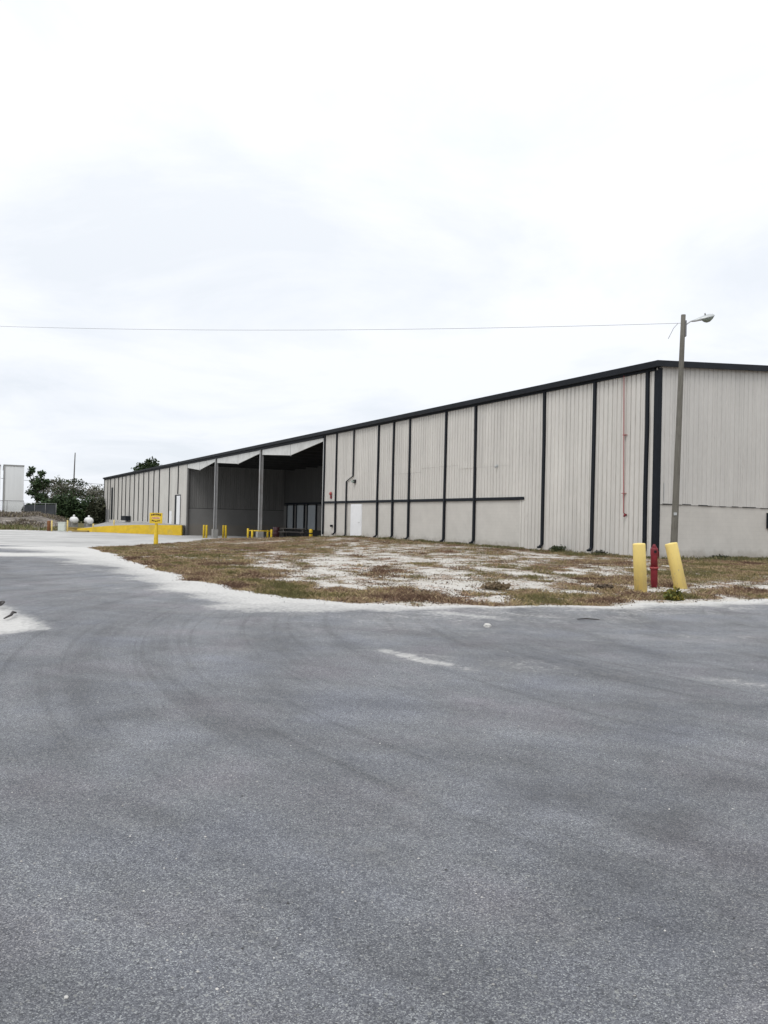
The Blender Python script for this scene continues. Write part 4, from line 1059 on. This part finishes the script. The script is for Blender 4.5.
# greener strip along the walls
def wall_strip(name, n, seed):
    g = np.random.default_rng(seed)
    t = g.uniform(-.2, 37, n); v = -np.abs(g.normal(0, .55, n)) - .12
    k = n // 4
    t[:k] = -np.abs(g.normal(0, .9, k)) - .12; v[:k] = g.uniform(0, 14, k)
    clump = fbm(t * .6 + 5, v * .6, 3); keep = g.random(n) < ss(clump, .4, .62)
    t, v = t[keep], v[keep]; n = len(t); per = 5
    X, Y = P0[0] + U[0] * t + V[0] * v, P0[1] + U[1] * t + V[1] * v; Z = hgt(X, Y) - .03
    bx = np.repeat(X, per) + g.normal(0, .06, n * per); by = np.repeat(Y, per) + g.normal(0, .06, n * per); bz = np.repeat(Z, per)
    h = g.uniform(.05, .20, n * per) * np.repeat(.4 + 1.2 * fbm(t * 1.7, v + 3, 3), per); az = g.uniform(0, 6.28, n * per); f = g.uniform(0, 6.28, n * per)
    wx, wy = np.cos(f) * .014, np.sin(f) * .014; ln = h * g.uniform(.2, .9, n * per)
    q = np.stack([np.column_stack([bx - wx, by - wy, bz]), np.column_stack([bx + wx, by + wy, bz]), np.column_stack([bx + np.cos(az) * ln * .4 + wx, by + np.sin(az) * ln * .4 + wy, bz + h * .6]), np.column_stack([bx + np.cos(az) * ln, by + np.sin(az) * ln, bz + h])], 1).reshape(-1, 3)
    cl = np.array([(.10, .105, .045), (.15, .14, .065), (.22, .185, .10), (.085, .09, .04)])[g.integers(0, 4, n * per)] * g.uniform(.7, 1.3, (n * per, 1))
    o = np_mesh(name, q, np.arange(len(q)), 4, M['leaf'], {'tint': np.repeat(cl, 4, 0)}); o['kind'] = 'stuff'
wall_strip('green_grass', 6500, 61)
# low scrub growing over the earth bank
g = np.random.default_rng(77)
n = 5200
by_ = g.uniform(114, 149, n); bx_ = -by_ * g.uniform(.385, .56, n)
keep = g.random(n) < ss(fbm(bx_ * .22, by_ * .16 + 4, 4), .38, .62); bx_, by_ = bx_[keep], by_[keep]; n = len(bx_); per = 5
Xs, Ys = np.repeat(bx_, per) + g.normal(0, .25, n * per), np.repeat(by_, per) + g.normal(0, .25, n * per); Zs = hgt(Xs, Ys)
h = g.uniform(.1, .55, n * per); az = g.uniform(0, 6.28, n * per)
q = np.stack([np.column_stack([Xs - .05, Ys, Zs]), np.column_stack([Xs + .05, Ys, Zs]), np.column_stack([Xs + np.cos(az) * h * .5 + .06, Ys + np.sin(az) * h * .5, Zs + h * .7]), np.column_stack([Xs + np.cos(az) * h * .7, Ys + np.sin(az) * h * .7, Zs + h])], 1).reshape(-1, 3)
low = np.repeat(by_ < 121, per)
ci = np.where(low, g.integers(0, 3, n * per), g.integers(2, 7, n * per))
cl = np.array([(.10, .115, .04), (.15, .145, .06), (.20, .17, .10), (.09, .075, .06), (.16, .13, .11), (.24, .21, .18), (.07, .065, .05)])[ci]
o = np_mesh('bank_scrub', q, np.arange(len(q)), 4, M['leaf'], {'tint': np.repeat(cl, 4, 0)}); o['kind'] = 'stuff'
# individual weeds
def weed(x, y, rad, h, n, cols, seed, label, cat='weed', z=None, group=None):
    q, cl = leaf_cloud([(0, 0, h * .35, rad, rad, h * .5), (rad * .3, 0, h * .3, rad * .7, rad * .7, h * .4), (-rad * .4, .05, h * .28, rad * .55, rad * .6, h * .35)], n, .045 if h < .5 else .06, cols, seed)
    q[:, 2] = np.maximum(q[:, 2], 0.0)
    o = np_mesh('weed', q, np.arange(len(q)), 4, M['leaf'], {'tint': cl}); o.location = (x, y, lot_z(x, y)); tag(o, label, cat, group)
weed(6.10, 17.35, .19, .30, 520, [(.10, .11, .03), (.16, .14, .03), (.07, .08, .025), (.30, .24, .05)], 71, 'small yellow-green weed at the road edge in front of the leaning bollard')
x, y = tv(6.1, -.55); weed(x, y, .42, .42, 700, [(.035, .05, .02), (.05, .065, .028)], 72, 'dark green weed clump at the wall base between two downspouts near the corner')
x, y = tv(3.0, -.5); weed(x, y, .35, .28, 420, [(.03, .033, .025), (.05, .05, .035)], 73, 'low dark weed clump at the long wall just left of the left thick bollard')
x, y = tv(-.45, 3.6); weed(x, y, .42, .26, 420, [(.03, .036, .022), (.05, .055, .03)], 74, 'low dark weed clump at the foot of the gable wall right of the pole')
x, y = 2.6, 19.0; weed(x, y, .34, .17, 420, [(.15, .115, .07), (.20, .15, .095)], 75, 'flat brown weed clump on the sand in the middle of the lot')
x, y = 5.3, 19.9; weed(x, y, .24, .15, 420, [(.10, .08, .06), (.15, .115, .085)], 76, 'flat dark brown weed clump on the lot left of the left thick bollard')

def stone(name, x, y, r_, mat, label, cat, seed, z=None, group=None):
    g = random.Random(seed); bm = bmesh.new(); bmesh.ops.create_icosphere(bm, subdivisions=2, radius=1)
    for v_ in bm.verts:
        k = 1 + g.uniform(-.16, .16); v_.co = Vector((v_.co.x * r_ * 1.25 * k, v_.co.y * r_ * k, v_.co.z * r_ * .7 * k))
    me = bpy.data.meshes.new(name); bm.to_mesh(me); bm.free(); me.materials.append(mat)
    o = bpy.data.objects.new(name, me); COL.objects.link(o); o.location = (x, y, gz(x, y) + r_ * .3); o.rotation_euler = (0, 0, g.uniform(0, 6)); tag(o, label, cat, group)
stone('stone', 1.57, 12.3, .055, M['rock'], 'pale stone lying alone on the asphalt near the lot edge', 'stone', 1)
stone('stone', -0.98, 2.66, .007, M['rock'], 'tiny pale stone at the bottom left of the asphalt', 'stone', 2)
# debris flakes along the left edge and by the road
def branch(x, y, pts, r_, label):
    o = MB().tube(pts, r_, 6).build('dead_branch', M['dead_wood']); o.location = (x, y, gz(x, y) + .02); tag(o, label, 'branch')
branch(-6.13, 13.35, [(-.3, .05, .02), (-.12, .1, .05), (.02, .04, .07), (.10, -.2, .06), (.04, -.45, .02)], [.012, .022, .026, .018, .008], 'dark curved dead branch on the sand at the left edge, the farther one')
branch(-5.43, 11.95, [(-.06, .5, .02), (-.02, .3, .05), (.07, .05, .04), (.09, -.22, .02)], [.012, .02, .02, .01], 'dark thin dead branch on the sand at the left edge, the nearer one')
branch(3.36, 13.4, [(-.2, 0, .0), (-.05, .04, .008), (.16, -.02, .004)], [.006, .012, .006], 'dark flat twig lying on the asphalt near the lot edge')
# loose pebbles on the road
g = np.random.default_rng(91)
pv, pf = [], []
NP = 1300
yy = 1 / g.uniform(1 / 17, 1 / 2.7, NP); xx = g.uniform(-.5, .5, NP) * yy * 1.0
ok = ~in_poly(xx, yy, lot_poly); xx, yy = xx[ok], yy[ok]
kk = len(xx) // 5; ed = np.array(LF)[g.integers(60, len(LF) - 60, kk)]; xx[:kk] = ed[:, 0] + g.normal(0, .35, kk); yy[:kk] = ed[:, 1] - np.abs(g.normal(.3, .5, kk))
rr = 0.0018 + 0.0045 * g.random(len(xx)) ** 3 + .006 * (np.arange(len(xx)) < kk)
zz = hgt(xx, yy)
octv = np.array([(1, 0, 0), (0, 1, 0), (-1, 0, 0), (0, -1, 0), (0, 0, .8), (0, 0, -.6)])
octf = np.array([(0, 1, 4), (1, 2, 4), (2, 3, 4), (3, 0, 4), (1, 0, 5), (2, 1, 5), (3, 2, 5), (0, 3, 5)])
V_ = (octv[None] * rr[:, None, None] * g.uniform(.6, 1.4, (len(xx), 6, 1)) + np.column_stack([xx, yy, zz + rr * .3])[:, None]).reshape(-1, 3)
F_ = (octf[None] + 6 * np.arange(len(xx))[:, None, None]).reshape(-1)
cl = np.array([(.5, .48, .45), (.32, .31, .30), (.62, .60, .57), (.08, .08, .08)])[g.integers(0, 4, len(xx))]
o = np_mesh('pebbles', V_, F_, 3, M['leaf'], {'tint': np.repeat(cl, 6, 0)}); o['kind'] = 'stuff'
